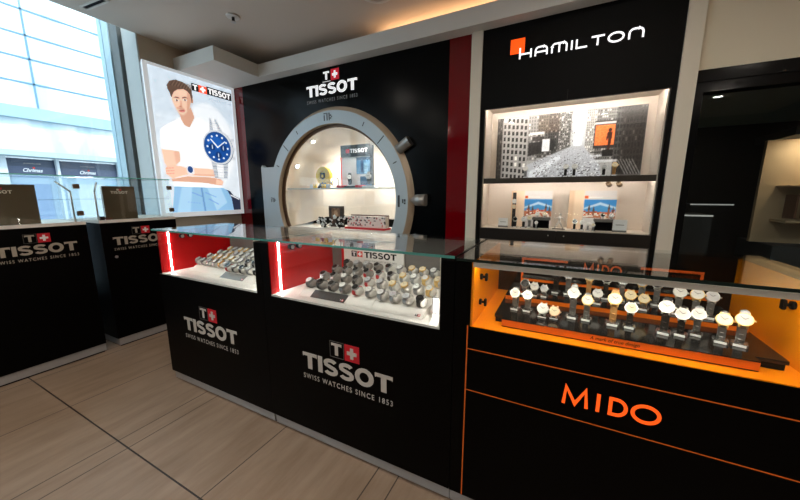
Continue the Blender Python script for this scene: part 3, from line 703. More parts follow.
# two cards with a town picture on the lower shelf
def town_card(x0, x1, seed, label):
    t = thing('picture_card', label, 'picture', ((x0 + x1) / 2, 3.22, 1.002))
    w = x1 - x0; h = .335
    MB().box(x0, x1, 3.206, 3.222, 1.002, 1.002 + h, WHITEP).build('backing', t)
    R_ = Paint(0, w, 0, h, .003, (236, 206, 176))
    R_.rect(.115, 0, w, h, (214, 208, 204), 1, 2); R_.rect(0, 0, .04, h, (214, 176, 140), .6, 6)
    R_.rect(.12, .265, .145, .29, (236, 96, 40), 1, 1); R_.rect(.155, .274, .25, .279, (236, 230, 226), 1, 0)
    a0, a1, b0, b1 = .118, w, .10, .255
    R_.rect(a0, b0, a1, b1, (70, 150, 206)); R_.rect(a0, b1 - .05, a1, b1, (40, 120, 186), .7, 6); R_.poly([(a0, b1 - .07), (a0 + .12, b1 - .02), (a1, b1 - .06), (a1, b1 - .075), (a0 + .12, b1 - .045), (a0, b1 - .085)], (220, 232, 240), .8, 3)
    R_.rect(a0, b0, a1, b0 + .05, (196, 120, 84), 1, 2)
    rr = random.Random(seed)
    for k in range(26):
        x = a0 + rr.random() * (a1 - a0 - .02); z = b0 + rr.random() * .045; ww = .012 + rr.random() * .02
        R_.rect(x, z, x + ww, z + .014, rr.choice([(238, 222, 206), (226, 206, 184), (244, 236, 226)]), 1, 0)
        R_.poly([(x - .003, z + .014), (x + ww + .003, z + .014), (x + ww * .8, z + .028), (x + ww * .2, z + .028)], rr.choice([(206, 84, 40), (186, 70, 36), (224, 110, 56)]), 1, 0)
    for x, hh in ((a0 + .04, .1), (a0 + .075, .085), (a1 - .05, .105), (a1 - .02, .08)):
        R_.rect(x - .007, b0 + .02, x + .007, b0 + hh - .03, (150, 92, 66)); R_.poly([(x - .009, b0 + hh - .03), (x + .009, b0 + hh - .03), (x, b0 + hh + .02)], (84, 62, 56))
    R_.build('card_print', t, frame((x0, 3.2045, 1.002), (1, 0, 0), (0, 0, 1)), CARDP)
town_card(-.442, -.088, 3, 'picture card with red roofed town under blue sky, left one on the lower shelf')
town_card(.044, .398, 9, 'picture card with red roofed town under blue sky, right one on the lower shelf')
def price_card(x, y, z, w, h, label):
    t = thing('price_card', label, 'sign', (x, y, z))
    MB().box(x - w / 2, x + w / 2, y - .012, y + .012, z, z + .014, GREYP).build('base', t)
    MB().box(x - w / 2, x + w / 2, y - .004, y + .004, z + .014, z + h, WHITEP).box(x - w * .3, x + w * .3, y - .0045, y - .004, z + h * .55, z + h * .6, GREYP).build('card', t)
price_card(-.49, 3.09, 1.001, .085, .085, 'small white card in grey base at the left end of the lower shelf')
price_card(.42, 3.08, 1.001, .095, .1, 'small white card in grey base at the right end of the lower shelf')
def riser(x, y, w, label):
    t = thing('display_riser', label, 'display stand', (x, y, 1.001))
    MB().box(x - w / 2, x + w / 2, y - .04, y + .04, 1.075, 1.1, GREYP, .003).build('top', t)
    MB().box(x - w / 2 + .01, x - w / 2 + .014, y - .035, y + .035, 1.001, 1.075, MATT).box(x + w / 2 - .014, x + w / 2 - .01, y - .035, y + .035, 1.001, 1.075, MATT).box(x - w / 2 + .014, x + w / 2 - .014, y + .02, y + .03, 1.001, 1.075, MATT).build('legs', t)
riser(-.165, 3.13, .15, 'grey topped bench riser in front of the left town card'); riser(.315, 3.13, .15, 'grey topped bench riser in front of the right town card')
# little running figure
t = thing('figurine', 'small silver figurine of a striding man standing between the town cards', 'figurine', (-.02, 3.1, 1.001))
fg = MB(); X, Y, Z = -.02, 3.1, 1.001
def limb(a, b, r0, r1): fg.tube((X + a[0], Y + a[1], Z + a[2]), (X + b[0], Y + b[1], Z + b[2]), r0, STEEL, r1, 10)
limb((-.035, 0, .006), (-.02, 0, .035), .004, .006); limb((-.02, 0, .035), (0, 0, .07), .006, .008); limb((.035, 0, .006), (.018, 0, .038), .004, .006); limb((.018, 0, .038), (.003, 0, .07), .006, .008)
limb((0, 0, .068), (.004, 0, .112), .009, .012); limb((-.006, 0, .108), (-.03, -.004, .09), .005, .004); limb((-.03, -.004, .09), (-.042, -.01, .108), .004, .003); limb((.012, 0, .108), (.034, .004, .088), .005, .004); limb((.034, .004, .088), (.046, 0, .07), .004, .003); limb((.005, 0, .112), (.006, 0, .122), .004, .004)
bm = bmesh.new(); bmesh.ops.create_uvsphere(bm, u_segments=12, v_segments=8, radius=.009, matrix=Matrix.Translation((X + .007, Y, Z + .131))); fg.bm(bm, STEEL, True)
fg.build('body', t); MB().box(X - .05, X + .05, Y - .018, Y + .018, Z, Z + .005, GREYP).build('base', t)

# ================================================================ RIGHT: fascia and dark glazed shopfront
struct(MB().box(.742, XR, YB, YB + .1, 2.128, 2.68, mat('fascia_paint', C(226, 216, 192), .7, noise=.02, nscale=2)).build('wall_fascia'))
w2 = thing('window_2', None, None, (2.1, YB, 0), kind='structure')
MB().box(.742, XR, YB - .01, YB + .09, 1.985, 2.128, BLACKG).box(.742, .79, YB - .01, YB + .09, 0, 1.985, BLACKG).box(.742, XR, YB - .01, YB + .09, 0, .1, BLACKG).box(.742, XR, YB - .016, YB - .01, 2.045, 2.052, MATT).build('window_frame', w2)
MB().box(.79, XR, YB + .03, YB + .04, .1, 1.985, GLASSW).build('window_pane', w2)
DK = mat('dark_shop_wall', C(36, 40, 40), .6)
struct(MB().box(.742, XR, 6.1, 6.2, 0, ZC, DK).box(.70, .742, 3.3, 6.1, 0, ZC, DK).build('wall_far'))
struct(MB().box(.742, XR, 3.12, 6.1, 2.45, 2.5, DK).build('ceiling_far'))
struct(MB().box(.76, XR, 4.2, 4.25, 1.945, 2.45, mat('teal_reflection', C(120, 140, 138), .7)).build('wall_reflection_band'))  # teal slab stands in for the room reflected in the upper glass
al = thing('wall_shelf_unit', 'dim beige display alcove seen through the dark glass at right', 'showcase', (1.9, 3.9, 0))
BEI = mat('alcove_beige', C(176, 150, 116), .7)
MB().box(1.46, 2.6, 3.8, 3.84, .9, 1.74, BEI).build('panel', al)
MB().box(1.56, 2.6, 3.58, 3.8, 1.08, 1.1, BEI).box(1.56, 2.6, 3.62, 3.8, 1.36, 1.372, BEI).build('shelf', al)
MB().box(1.5, 2.62, 3.54, 4.12, 1.74, 1.8, DK).box(1.5, 2.62, 3.54, 4.12, 0, .9, DK).build('body', al)
for xx in (1.66, 1.86): MB().tube((xx, 3.66, 1.739), (xx, 3.66, 1.732), .03, mat('dim_lamp', (1, .85, .65, 1), .5, emit=110, ecol=(1, .8, .55, 1)), .03, 16).build('lamp', al)
for k, (a, z0_, z1_) in enumerate(((1.62, 1.11, 1.3), (1.72, 1.11, 1.34), (1.84, 1.38, 1.5))):
    MB().add([(a, 3.8, z0_), (a + .02, 3.8, z0_), (a + .2, 3.82, z1_), (a + .18, 3.82, z1_)], [(0, 1, 2, 3)], mat('alcove_brown', C(96, 62, 40), .6)) if False else None
    tag(MB().box(a, a + .012, 3.63, 3.78, z0_, z1_, mat('alcove_brown', C(96, 62, 40), .6)).build('display_board', loc=(a, 3.7, z0_)), ('thin brown board standing at the left of the dim alcove', 'thin brown board standing in the middle of the dim alcove', 'thin brown board standing on the top shelf of the dim alcove')[k], 'board')
for (xa, xb, yy, zz, lab) in ((.86, 1.12, 3.55, 1.13, 'dark counter with a bright front edge just behind the dark glass'), (1.25, 1.6, 4.6, 1.2, 'dark counter with a pale top edge deeper behind the dark glass')):
    c = thing('shop_counter', lab, 'counter', ((xa + xb) / 2, yy, 0)); MB().box(xa, xb, yy, yy + .4, 0, zz, DK).build('body', c)
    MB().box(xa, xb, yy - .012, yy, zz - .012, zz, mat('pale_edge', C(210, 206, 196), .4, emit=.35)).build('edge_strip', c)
for (x, y, z) in ((1.05, 5.2, 2.45), (1.3, 5.6, 2.45), (1.7, 4.8, 2.45)):
    downlight(x, y, z, .05, 'tiny downlight glinting in the dark shop behind the glass', 'downlights behind the dark glass', mat('far_lamp', (1, .9, .75, 1), .5, emit=26, ecol=(1, .88, .72, 1)), DK)

# ================================================================ COUNTERS
YFRT, YBK, ZF, ZT = 1.12, 1.655, .78, 1.068
def feet(mb, x0, x1, y0, y1): pass
def tissot_counter(x0, x1, ix0, ix1, label, logo_x, logo_w, lw, extra):
    t = thing('glass_counter', label, 'counter', ((x0 + x1) / 2, (YFRT + YBK) / 2, 0))
    b = MB().box(x0, x1, YFRT, YBK, .068, ZF - .006, BLACK)
    b.build('body', t)
    if ix0 - x0 > .03: MB().box(x0, ix0, YFRT, YBK, ZF - .006, ZT - .012, BLACK).build('end_post', t)
    MB().box(ix1, x1, YFRT, YBK, ZF - .006, ZT - .012, BLACK).build('end_post', t)
    MB().box(ix0, ix1, YBK - .02, YBK, ZF - .006, ZT - .012, BLACK).build('back_board', t)
    MB().box(x0 + .012, x1 - .0, YFRT + .012, YBK - .02, .010, .068, ALU).build('kick_plate', t)
    MB().box(x0 + .03, x1 - .0, YFRT + .022, YBK - .04, 0, .010, MATT).build('foot_gap', t)
    MB().box(ix0, ix1, YFRT + .003, YBK - .02, ZF - .006, ZF + .003, WHITE).build('case_floor', t)
    s = MB().box(ix0 - .004 if ix0 - x0 <= .03 else ix0, ix0 + .006, YFRT + .004, YBK - .02, ZF + .003, ZT - .006, REDC); s.build('side_panel', t)
    MB().box(ix1 - .006, ix1, YFRT + .004, YBK - .02, ZF + .003, ZT - .006, CREAMIN).build('side_panel', t)
    MB().box(ix0 + .006, ix1 - .006, YBK - .028, YBK - .02, ZF + .003, ZT - .006, GREYP).build('rear_panel', t)
    MB().box(ix0 + .006, ix0 + .010, YFRT + .060, YFRT + .066, ZF + .003, ZT - .008, LEDC).build('light_strip', t)
    MB().box(ix1 - .010, ix1 - .006, YFRT + .060, YFRT + .066, ZF + .003, ZT - .008, LEDC).build('light_strip', t)
    MB().box(x0 - .03 if extra else x0 + .002, x1 - .002, YFRT + .0, YBK - .01, ZT - .002, ZT + .008, GLASSC).box(x0 - .03 if extra else x0 + .002, x1 - .002, YFRT - .003, YFRT - .0002, ZT - .002, ZT + .008, TEAL).build('glass_top', t)
    MB().box(ix0, ix1, YFRT + .0005, YFRT + .0025, ZF, ZT - .003, GLASS).build('glass_front', t)
    for yy in (1.262, 1.318):
        MB().tube((ix0 + .006, yy, ZT - .05), (ix0 + .03, yy, ZT - .05), .013, MATT, .016, 14).tube((ix0 + .03, yy, ZT - .05), (ix0 + .034, yy, ZT - .05), .012, STEEL, .01, 14).build('spot_lamp', t)
    swiss_logo(t, fr_back(logo_x, YFRT, .424), lw, GREYL, LOGOR, GREYL, .001)
    return t
tc1 = tissot_counter(-2.40, -1.391, -2.372, -1.441, 'black glass topped counter at the far end with white watch trays', -2.172, 0, .527, True)
tc2 = tissot_counter(-1.389, -.341, -1.335, -.396, 'black glass topped counter in the middle with a white logo sign inside', -1.131, 0, .524, False)
MB().box(-.396, -.3425, YFRT + .001, YBK, ZT - .012, ZT + .002, BLACKG).build('end_rim', tc2)

mc = thing('orange_counter', 'black counter with orange lined glass showcase at the right', 'counter', (.17, (YFRT + YBK) / 2, 0))
MX0, MX1 = -.338, .685; IX0, IX1 = -.277, .625; MF = .815
MB().box(MX0, MX1, YFRT, YBK + .02, .068, MF - .003, BLACK).build('body', mc)
MB().box(MX0, IX0, YFRT, YBK + .02, MF - .003, 1.059, BLACK).build('end_post', mc)
MB().box(IX1, MX1, YFRT, YBK + .02, MF - .003, 1.059, BLACK).build('end_post', mc)
MB().box(MX0, MX1, YFRT + .012, YBK - .02, .010, .066, ALU).build('kick_plate', mc)
MB().box(MX0, MX1, YFRT + .02, YBK - .04, 0, .010, MATT).build('foot_gap', mc)
MB().box(IX0, IX1, YFRT + .002, YBK, MF - .003, MF, ORANGE).build('case_floor', mc)
MB().box(IX0, IX0 + .008, YFRT + .002, YBK, MF, 1.057, ORANGE).build('side_panel', mc)
MB().box(IX1 - .008, IX1, YFRT + .002, YBK, MF, 1.057, ORANGE).build('side_panel', mc)
rp = MB().box(IX0, IX1, YBK, YBK + .02, MF - .003, 1.057, BLACKG).build('rear_panel', mc)
bf = fr_back(0, YBK - .0012, 0)
rl = MB()
for rr_ in (((-.161, .982, .041, .993), (-.161, .853, -.151, .982)), ((.319, .982, .526, .993), (.516, .853, .526, .982))):
    rl = MB()
    for r in rr_: rl.prism(g_rect(*r)[0], bf, 0, MIDOP)
    rl.build('orange_frame_line', rp)
def mido(mb, fr, u0, v0, w, h, m, depth, sw=.17):
    G = []; # natural width 4.35
    G += stroke([(0.05, 0), (.14, 1), (.62, .12), (1.10, 1), (1.19, 0)], sw)
    G += stroke([(1.72, 0), (1.72, 1)], sw)
    G += stroke([(2.28, .08), (2.28, .92), (2.52, .92)] + arc(2.55, .5, .42, .42, 90, -90, 12) + [(2.52, .08)], sw, True)
    G += stroke(arc(3.82, .5, .56, .43, 0, 360, 28)[:-1], sw, True)
    for p in G: mb.prism([(u0 + a / 4.44 * w, v0 + b * h) for a, b in p], fr, depth, m)
ml = MB(); mido(ml, bf, .106, .942, .146, .046, MIDOP, 0); ml.build('lettering', rp)
ff = fr_back(0, YFRT - .0015, 0)
ml = MB(); mido(ml, ff, .049, .602, .264, .063, MIDOL, .0015); ml.build('lettering', mc)
ln = MB()
for r in ((-.286, .721, MX1, .7245), (-.286, .55, MX1, .5535), (-.2875, .068, -.283, .815)): ln.prism(g_rect(*r)[0], (ff[0] + ff[3] * -.001, *ff[1:]), .0008, MIDOT)
ln.build('orange_lines', mc)
MB().box(IX0 + .004, IX1 - .004, YFRT + .0, YFRT + .016, 1.041, 1.058, mat('led_profile', C(190, 184, 172), .5, .1)).box(IX0 + .008, IX1 - .008, YFRT + .016, YFRT + .028, 1.043, 1.047, LEDM).build('light_rail', mc)
MB().box(MX0 + .002, MX1, YFRT + .0, YBK + .018, 1.060, 1.070, GLASSC).box(MX0 + .002, MX1, YFRT - .003, YFRT - .0002, 1.060, 1.070, mat('dark_glass_edge', C(20, 36, 32), .15)).build('glass_top', mc)
MB().box(IX0 + .002, IX1 - .002, YFRT + .0005, YFRT + .0022, MF, 1.040, GLASS).build('glass_front', mc)
for z in (.878, .981):
    MB().tube((IX0 + .008, 1.23, z), (IX0 + .016, 1.23, z), .012, MATT, .012, 14).tube((IX0 + .016, 1.23, z), (IX0 + .03, 1.23, z), .005, MATT, .005, 10).box(IX0 + .026, IX0 + .036, 1.222, 1.238, z - .015, z + .015, MATT, .002).build('glass_fitting', mc)
MB().tube((IX1 - .008, 1.293, .985), (IX1 - .016, 1.293, .985), .012, MATT, .012, 14).tube((IX1 - .016, 1.293, .985), (IX1 - .03, 1.293, .985), .005, MATT, .005, 10).box(IX1 - .036, IX1 - .026, 1.285, 1.301, .97, 1.0, MATT, .002).build('glass_fitting', mc)
# stepped tray
T1, T2, T3 = .848, .868, .911
st = thing('stepped_tray', 'black stepped watch tray with orange edges and small slogan inside the orange case', 'display tray', (.17, 1.4, MF))
MB().box(-.17, .517, 1.168, 1.20, MF + .001, MF + .005, MATT).box(-.20, .585, 1.21, 1.63, MF + .001, T1 - .012, MATT).build('base', st)  # thin black front strip stands in for the shadow under the orange edge
MB().box(-.17, .517, 1.165, 1.21, MF + .005, T1 - .003, ORANGED).build('lower_edge', st)
MB().box(-.202, .587, 1.20, 1.63, T1 - .0115, T1, BLACKG).box(-.17, .517, 1.164, 1.20, T1 - .003, T1, BLACKG).build('lower_tier', st)
MB().box(-.195, .58, 1.405, 1.63, T1, T2 - .002, ORANGED).build('middle_edge', st)
MB().box(-.195, .58, 1.403, 1.63, T2 - .002, T2, BLACKG).build('middle_tier', st)
MB().box(-.15, .54, 1.577, 1.63, T2, .896, BLACKG).box(-.15, .54, 1.575, 1.63, T3 - .002, T3, BLACKG).build('upper_tier', st)
MB().box(-.15, .54, 1.577, 1.63, .896, T3 - .002, ORANGED).build('upper_edge', st)
sl = MB(); put_text(sl, 'A mark of true design', fr_back(0, 1.1645, 0), .113, .824, .135, .0155, MATT, shear=.25, bold=.01); sl.build('slogan', st)

# ================================================================ WATCHES
def copy_tree(o, parent=None):
    c = o.copy(); COL.objects.link(c)
    if parent: c.parent = parent
    for ch in list(o.children): copy_tree(ch, c)
    return c
def set_mat(o, nm, m):
    for ch in o.children:
        if ch.name.split('.')[0] == nm:
            ch.material_slots[0].link = 'OBJECT'; ch.material_slots[0].material = m
def ell_band(mb, cy, cz, ry, rz, w, th, a0, a1, m, n=20):
    """strap band: elliptic arc in the YZ plane, width w along x"""
    vs = []
    for k in range(n + 1):
        a = math.radians(a0 + (a1 - a0) * k / n)
        for r in (0, th):
            for x in (-w / 2, w / 2): vs.append((x, cy + (ry + r) * math.cos(a), cz + (rz + r) * math.sin(a)))
    F = []
    for k in range(n):
        a = 4 * k; b = a + 4
        F += [(a, a + 1, b + 1, b), (a + 2, b + 2, b + 3, a + 3), (a, b, b + 2, a + 2), (a + 1, a + 3, b + 3, b + 1)]
    F += [(0, 2, 3, 1), (4 * n, 4 * n + 1, 4 * n + 3, 4 * n + 2)]
    mb.add(vs, F, m, False)
def watch_proto(ry, rz, cz, tilt, w, R, strapm, casem, dialm, links=False):
    """tilt: direction of the dial normal above -y, degrees"""
    root = thing('wrist_watch', None, None, (0, 0, 0))
    s = MB(); a = 180 - tilt
    ell_band(s, 0, cz, ry, rz, w, .0022, a - 360 + 22, a - 22, strapm, 26)
    if links:
        for k in range(12):
            q = math.radians(a - 360 + 30 + k * 25); yy, zz = (ry + .003) * math.cos(q), cz + (rz + .003) * math.sin(q)
            s.tube((-w * .25, yy, zz), (w * .25, yy, zz), .0022, strapm, n=6)
    s.build('strap', root)
    q = math.radians(a); c = Vector((0, (ry + .001) * math.cos(q), cz + (rz + .001) * math.sin(q))); n = Vector((0, math.cos(math.radians(180 - tilt)), math.sin(math.radians(tilt))))
    cm = MB().tube(c - n * .001, c + n * .008, R, casem, R * .97, 24); x = Vector((1, 0, 0))
    cm.tube(c + x * R * .95 + n * .004, c + x * (R + .004) + n * .004, .0028, casem, n=8)
    v = n.cross(x)
    for sx in (-1, 1):
        for sv in (-1, 1): cm.tube(c + x * sx * w * .45 + v * sv * R * .7 + n * .003, c + x * sx * w * .45 + v * sv * R * 1.2 - n * .001, .003, casem, n=6)
    cm.build('case', root)
    MB().tube(c + n * .008, c + n * .0086, R * .86, dialm, R * .86, 24).build('dial', root)
    fr = (c + n * .0092, x, -v if v.z < 0 else v, n); h = MB()
    for ang, ln_, wd in ((60, .5, .05), (-50, .7, .04)):
        d = Vector((math.sin(math.radians(ang)), math.cos(math.radians(ang)))); p = Vector((-d.y, d.x))
        h.prism([tuple(-p * R * wd), tuple(d * R * ln_ - p * R * wd * .5), tuple(d * R * ln_ + p * R * wd * .5), tuple(p * R * wd)], fr, 0, INK)
    h.build('hands', root)
    return root
def hide_proto(o):
    for ch in list(o.children): bpy.data.objects.remove(ch)
    bpy.data.objects.remove(o)
ORD = ['first', 'second', 'third', 'fourth', 'fifth', 'sixth', 'seventh', 'eighth', 'ninth', 'tenth', 'eleventh', 'twelfth', 'thirteenth', 'fourteenth', 'fifteenth', 'sixteenth']

# ---- sloped trays with cushions in the two red cases
def sloped_tray(x0, x1, y0, y1, zf, zb, m, label, cols, rows, plates, name='watch_tray', cush=CUSH):
    t = thing(name, label, 'display tray', ((x0 + x1) / 2, (y0 + y1) / 2, ZF + .003))
    z0 = ZF + .0035
    mb = MB(); pr = [(y0, z0), (y0 + .045, zf), (y1, zb), (y1, z0)]
    mb.add([(x, y, z) for x in (x0, x1) for y, z in pr], [(0, 1, 2, 3), (4, 7, 6, 5), (0, 4, 5, 1), (1, 5, 6, 2), (2, 6, 7, 3), (3, 7, 4, 0)], m); mb.build('base', t)
    for (a, b, pm, lm_) in plates:
        d = Vector((0, .045, zf - z0)); pl_h = d.length; d.normalize(); fr = frame(Vector((0, y0, z0)) + Vector((0, -(zf - z0), .045)).normalized() * .001, (1, 0, 0), d); p = MB()
        p.prism(g_rect(a, .002, b, pl_h)[0], fr, .0, pm)
        if lm_:
            f2 = (fr[0] + fr[3] * .0006, *fr[1:]); f3 = (fr[0] + fr[3] * .0011, *fr[1:])
            p.prism(g_rect(b - .034, .01, b - .022, .022)[0], f2, 0, lm_[0]).prism(g_rect(b - .022, .01, b - .010, .022)[0], f2, 0, LOGOR)
            for q in cross_polys(b - .016, .016, .004, .0014): p.prism(q, f3, 0, WHITEP)
            for q in place(heavy('T')[0], f3, .008, .008, b - .032, .012, .84): p.prism(q, f3, 0, lm_[1])
        p.build('label_plate', t)
    spots = []
    for r in range(rows):
        y = y0 + .066 + r * (y1 - y0 - .10) / (rows - 1); z = zf + (zb - zf) * (y - y0 - .045) / (y1 - y0 - .045)
        for c in range(cols):
            x = x0 + (c + .5) / cols * (x1 - x0); spots.append((r, c, x, y, z))
    for r, c, x, y, z in spots:
        cu = MB(); k = 16; vs = []
        for q in range(k):
            a = 2 * PI * q / k
            for xx, sc in ((-.012, .8), (-.009, .97), (.015, .97), (.021, .78)): vs.append((x + xx, y + .0302 * sc * math.cos(a), z + .0225 + .0202 * sc * math.sin(a)))
        F = [(4 * q + j, 4 * q + j + 1, 4 * ((q + 1) % k) + j + 1, 4 * ((q + 1) % k) + j) for q in range(k) for j in range(3)] + [[4 * q for q in range(k)], [4 * q + 3 for q in range(k)]]
        cu.add(vs, F, cush, True); cu.box(x - .009, x + .012, y - .012, y + .012, z - .001, z + .008, cush); cu.build('cushion', t)
    return t, spots
STEELW = mat('brushed_steel', C(158, 158, 158), .35, .85)
PR1 = watch_proto(.031, .021, .0225, 60, .019, .018, STEEL, STEEL, DIALW)
STY = {'steel': (STEELW, STEEL), 'black leather': (LEATHER, STEEL), 'red': (REDST, STEEL), 'gold': (GOLD, GOLD), 'two-tone': (STEELW, GOLD), 'white': (CUSH, STEEL), 'brown leather': (BROWN, ROSE), 'black steel': (DARKM, DARKM), 'tan': (TAN, GOLD)}
DCOL = {'white': DIALW, 'black': DIALK, 'silver': DIALS, 'blue': DIALB, 'champagne': DIALC}
def put_watch(proto, loc, strap, dial, label, group, rz=0.0, cat='watch', sc=1.0, small=False):
    o = copy_tree(proto); o.location = loc; o.rotation_euler = (0, 0, rz); o.scale = (sc, sc, sc); tag(o, label, cat, group)
    sm, cm = STY[strap]
    if small: sm, cm = (STEELW if sm is STEEL else sm), (STEELW if cm is STEEL else cm)
    set_mat(o, 'strap', sm); set_mat(o, 'case', cm); set_mat(o, 'dial', DCOL[dial])
    return o
def fill_tray(spots, pick, where, group, skip=()):
    nr = max(s[0] for s in spots); rowname = {0: 'front row', nr: 'back row'}
    for r, c, x, y, z in spots:
        if (r, c) in skip: continue
        s, d = pick(r, c); rn = rowname.get(r, 'second row' if r == 1 else 'third row')
        lab = '%s watch, %s dial, %s from left, %s of %s' % (s, d, ORD[c], rn, where)
        put_watch(PR1, (x, y, z), s, d, lab, group, random.uniform(-.2, .0), small=True)
rnd = random.Random(4)
trA, spA = sloped_tray(-1.195, -.905, 1.175, 1.60, .812, .858, CREAM, 'white sloped tray with black front plate and dark watches in the middle counter', 4, 4, [(-1.118, -.905, LEATHER, (MATT, WHITEP))], cush=mat('dark_cushion', C(150, 142, 136), .6))
fill_tray(spA, lambda r, c: rnd.choice([('black leather', 'black'), ('black leather', 'white'), ('black steel', 'black'), ('steel', 'black'), ('red', 'black'), ('steel', 'white'), ('black leather', 'silver')]), 'the dark tray', 'dark watches on the tray with the black plate')
trB, spB = sloped_tray(-.902, -.752, 1.172, 1.60, .812, .858, CREAM, 'narrow white sloped tray with red strapped watches between two wider trays', 2, 4, [])
fill_tray(spB, lambda r, c: [[('red', 'black'), ('steel', 'white')], [('red', 'silver'), ('steel', 'silver')], [('red', 'black'), ('black leather', 'black')], [('steel', 'black'), ('steel', 'white')]][r][c], 'the narrow middle tray', 'watches on the narrow white tray')
trC, spC = sloped_tray(-.749, -.49, 1.166, 1.60, .81, .862, CREAM, 'white sloped tray with gold and steel watches at the right of the middle counter', 4, 4, [(-.70, -.495, CREAM, (MATT, WHITEP))])
fill_tray(spC, lambda r, c: ('black steel', 'black') if (r, c) == (0, 3) else rnd.choice([('gold', 'white'), ('steel', 'white'), ('two-tone', 'champagne'), ('white', 'silver'), ('steel', 'silver'), ('gold', 'champagne')]), 'the gold and steel tray', 'gold and steel watches on the right tray')
trL, spL = sloped_tray(-2.29, -1.92, 1.255, 1.60, .81, .858, CREAM, 'white sloped tray of pale steel watches at the left of the far counter', 6, 4, [])
fill_tray(spL, lambda r, c: rnd.choice([('steel', 'white'), ('two-tone', 'white'), ('steel', 'silver'), ('white', 'white'), ('tan', 'white')]), 'the pale tray', 'pale watches on the left tray')
trR, spR = sloped_tray(-1.912, -1.455, 1.215, 1.60, .81, .858, CREAM, 'white sloped tray with grey front plate at the right of the far counter', 7, 4, [(-1.905, -1.69, GREYP, (GREYP, GREYP))])
fill_tray(spR, lambda r, c: [('red', 'black'), ('black leather', 'white'), ('black leather', 'black'), ('steel', 'white'), ('black steel', 'white'), ('white', 'white'), ('steel', 'silver')][c] if r == 0 else ([('steel', 'white'), ('red', 'black'), ('white', 'white'), ('black leather', 'black')][rnd.randrange(4)] if r == 1 else rnd.choice([('steel', 'white'), ('white', 'white'), ('white', 'silver'), ('steel', 'silver')])), 'the grey plate tray', 'mixed watches on the grey plate tray')
hide_proto(PR1)
# logo sign and small framed card in the middle counter
t = thing('logo_sign', 'white logo sign board standing behind the watch trays of the middle counter', 'sign', (-1.01, 1.618, ZF + .003))
MB().box(-1.224, -.797, 1.612, 1.624, ZF + .0035, .965, WHITE).build('board', t)
MB().box(-1.24, -1.224, 1.608, 1.626, ZF + .0035, .97, REDC).build('side_edge', t)
f1 = fr_back(0, 1.6115, 0); f2 = fr_back(0, 1.611, 0); lm = MB()
lm.prism(g_rect(-1.165, .918, -1.125, .955)[0], f1, 0, INK).prism(g_rect(-1.122, .918, -1.082, .955)[0], f1, 0, mat('pale_red', C(226, 70, 60), .5))
for p in cross_polys(-1.102, .9365, .013, .0045): lm.prism(p, f2, 0, WHITEP)
for p in place(heavy('T')[0], f2, .026, .026, -1.158, .923, .84): lm.prism(p, f2, 0, WHITEP)
for p in place(TP_, f1, .225, .038, -1.07, .917, TWd): lm.prism(p, f1, 0, MATT)
put_text(lm, 'SWISS WATCHES SINCE 1853', f1, -1.07, .895, .225, .009, GREYP)
lm.build('lettering', t)
t = thing('framed_card', 'small white card with thin black border at the right end of the middle counter', 'sign', (-.43, 1.21, ZF + .003))
MB().box(-.462, -.405, 1.206, 1.212, ZF + .0035, .872, WHITEP).build('card', t)
fb = MB()
for r in ((-.462, .872, -.405, .875), (-.462, .803, -.405, .806), (-.462, .803, -.459, .875)): fb.prism(g_rect(*r)[0], fr_back(0, 1.2055, 0), 0, INK)
fb.build('border', t)
t = thing('display_block', 'plain white sloped block at the right end of the middle counter', 'display stand', (-.445, 1.4, ZF + .003))
mb = MB(); pr = [(1.235, ZF + .0035), (1.28, .83), (1.58, .88), (1.58, ZF + .0035)]
mb.add([(x, y, z) for x in (-.487, -.404) for y, z in pr], [(0, 1, 2, 3), (4, 7, 6, 5), (0, 4, 5, 1), (1, 5, 6, 2), (2, 6, 7, 3), (3, 7, 4, 0)], CREAM); mb.build('block', t)

# ---- standing watches in the orange case
def stand_proto(h):
    """clear C-shaped stand; h = height of the dial centre above the foot"""
    r = thing('watch_stand', None, None, (0, 0, 0)); ry, rz, zc = loop(h); low = h < .035
    MB().box(-.018, .018, -.022, .014, 0, .005 if low else .009, ACRYL, .0015).build('foot', r)
    mb = MB(); ell_band(mb, 0, zc, ry - .0035, rz - .0035, .011, .0018, -88, 262, ACRYL, 18); mb.box(-.005, .005, -.003, .003, .004 if low else .008, zc - rz + .003, ACRYL); mb.build('collar', r)
    MB().box(-.013, .013, -.0235, -.0222, .001, .004 if low else .0075, WHITEP).build('price_tag', r)
    return r
def loop(h):
    if h < .035: return .012, .012, h - .005
    rz = (h - .010) / 1.5; return .016, rz, .0115 + rz
PROT = {}
def standing(x, y, z, h, strap, dial, label, slabel, grp, sgrp, sc=1.0, rz=0.0):
    if h not in PROT:
        ry, r_z, zc = loop(h)
        PROT[h] = (watch_proto(ry, r_z, zc, 30, .0175, .0185, STEEL, STEEL, DIALW, h > .035), stand_proto(h))
    p, sp = PROT[h]
    s = copy_tree(sp); s.location = (x, y, z + .0003); s.scale = (sc,) * 3; s.rotation_euler = (0, 0, rz); tag(s, slabel, 'stand', sgrp)
    return put_watch(p, (x, y, z + .0003), strap, dial, label, grp, rz, sc=sc)
def row(data, y0, z, name, grp):
    for i, (x, y, h, d, s, sc) in enumerate(data):
        standing(x, y, z, h, s, d, '%s-dial watch with %s band, %s from left, %s' % (d, s, ORD[i], name.replace('the orange', 'orange')), 'clear stand under the %s watch from left in the %s' % (ORD[i], name), 'watches in the ' + name, 'clear stands in the ' + name, sc, -.3 if x > .28 else -.14)
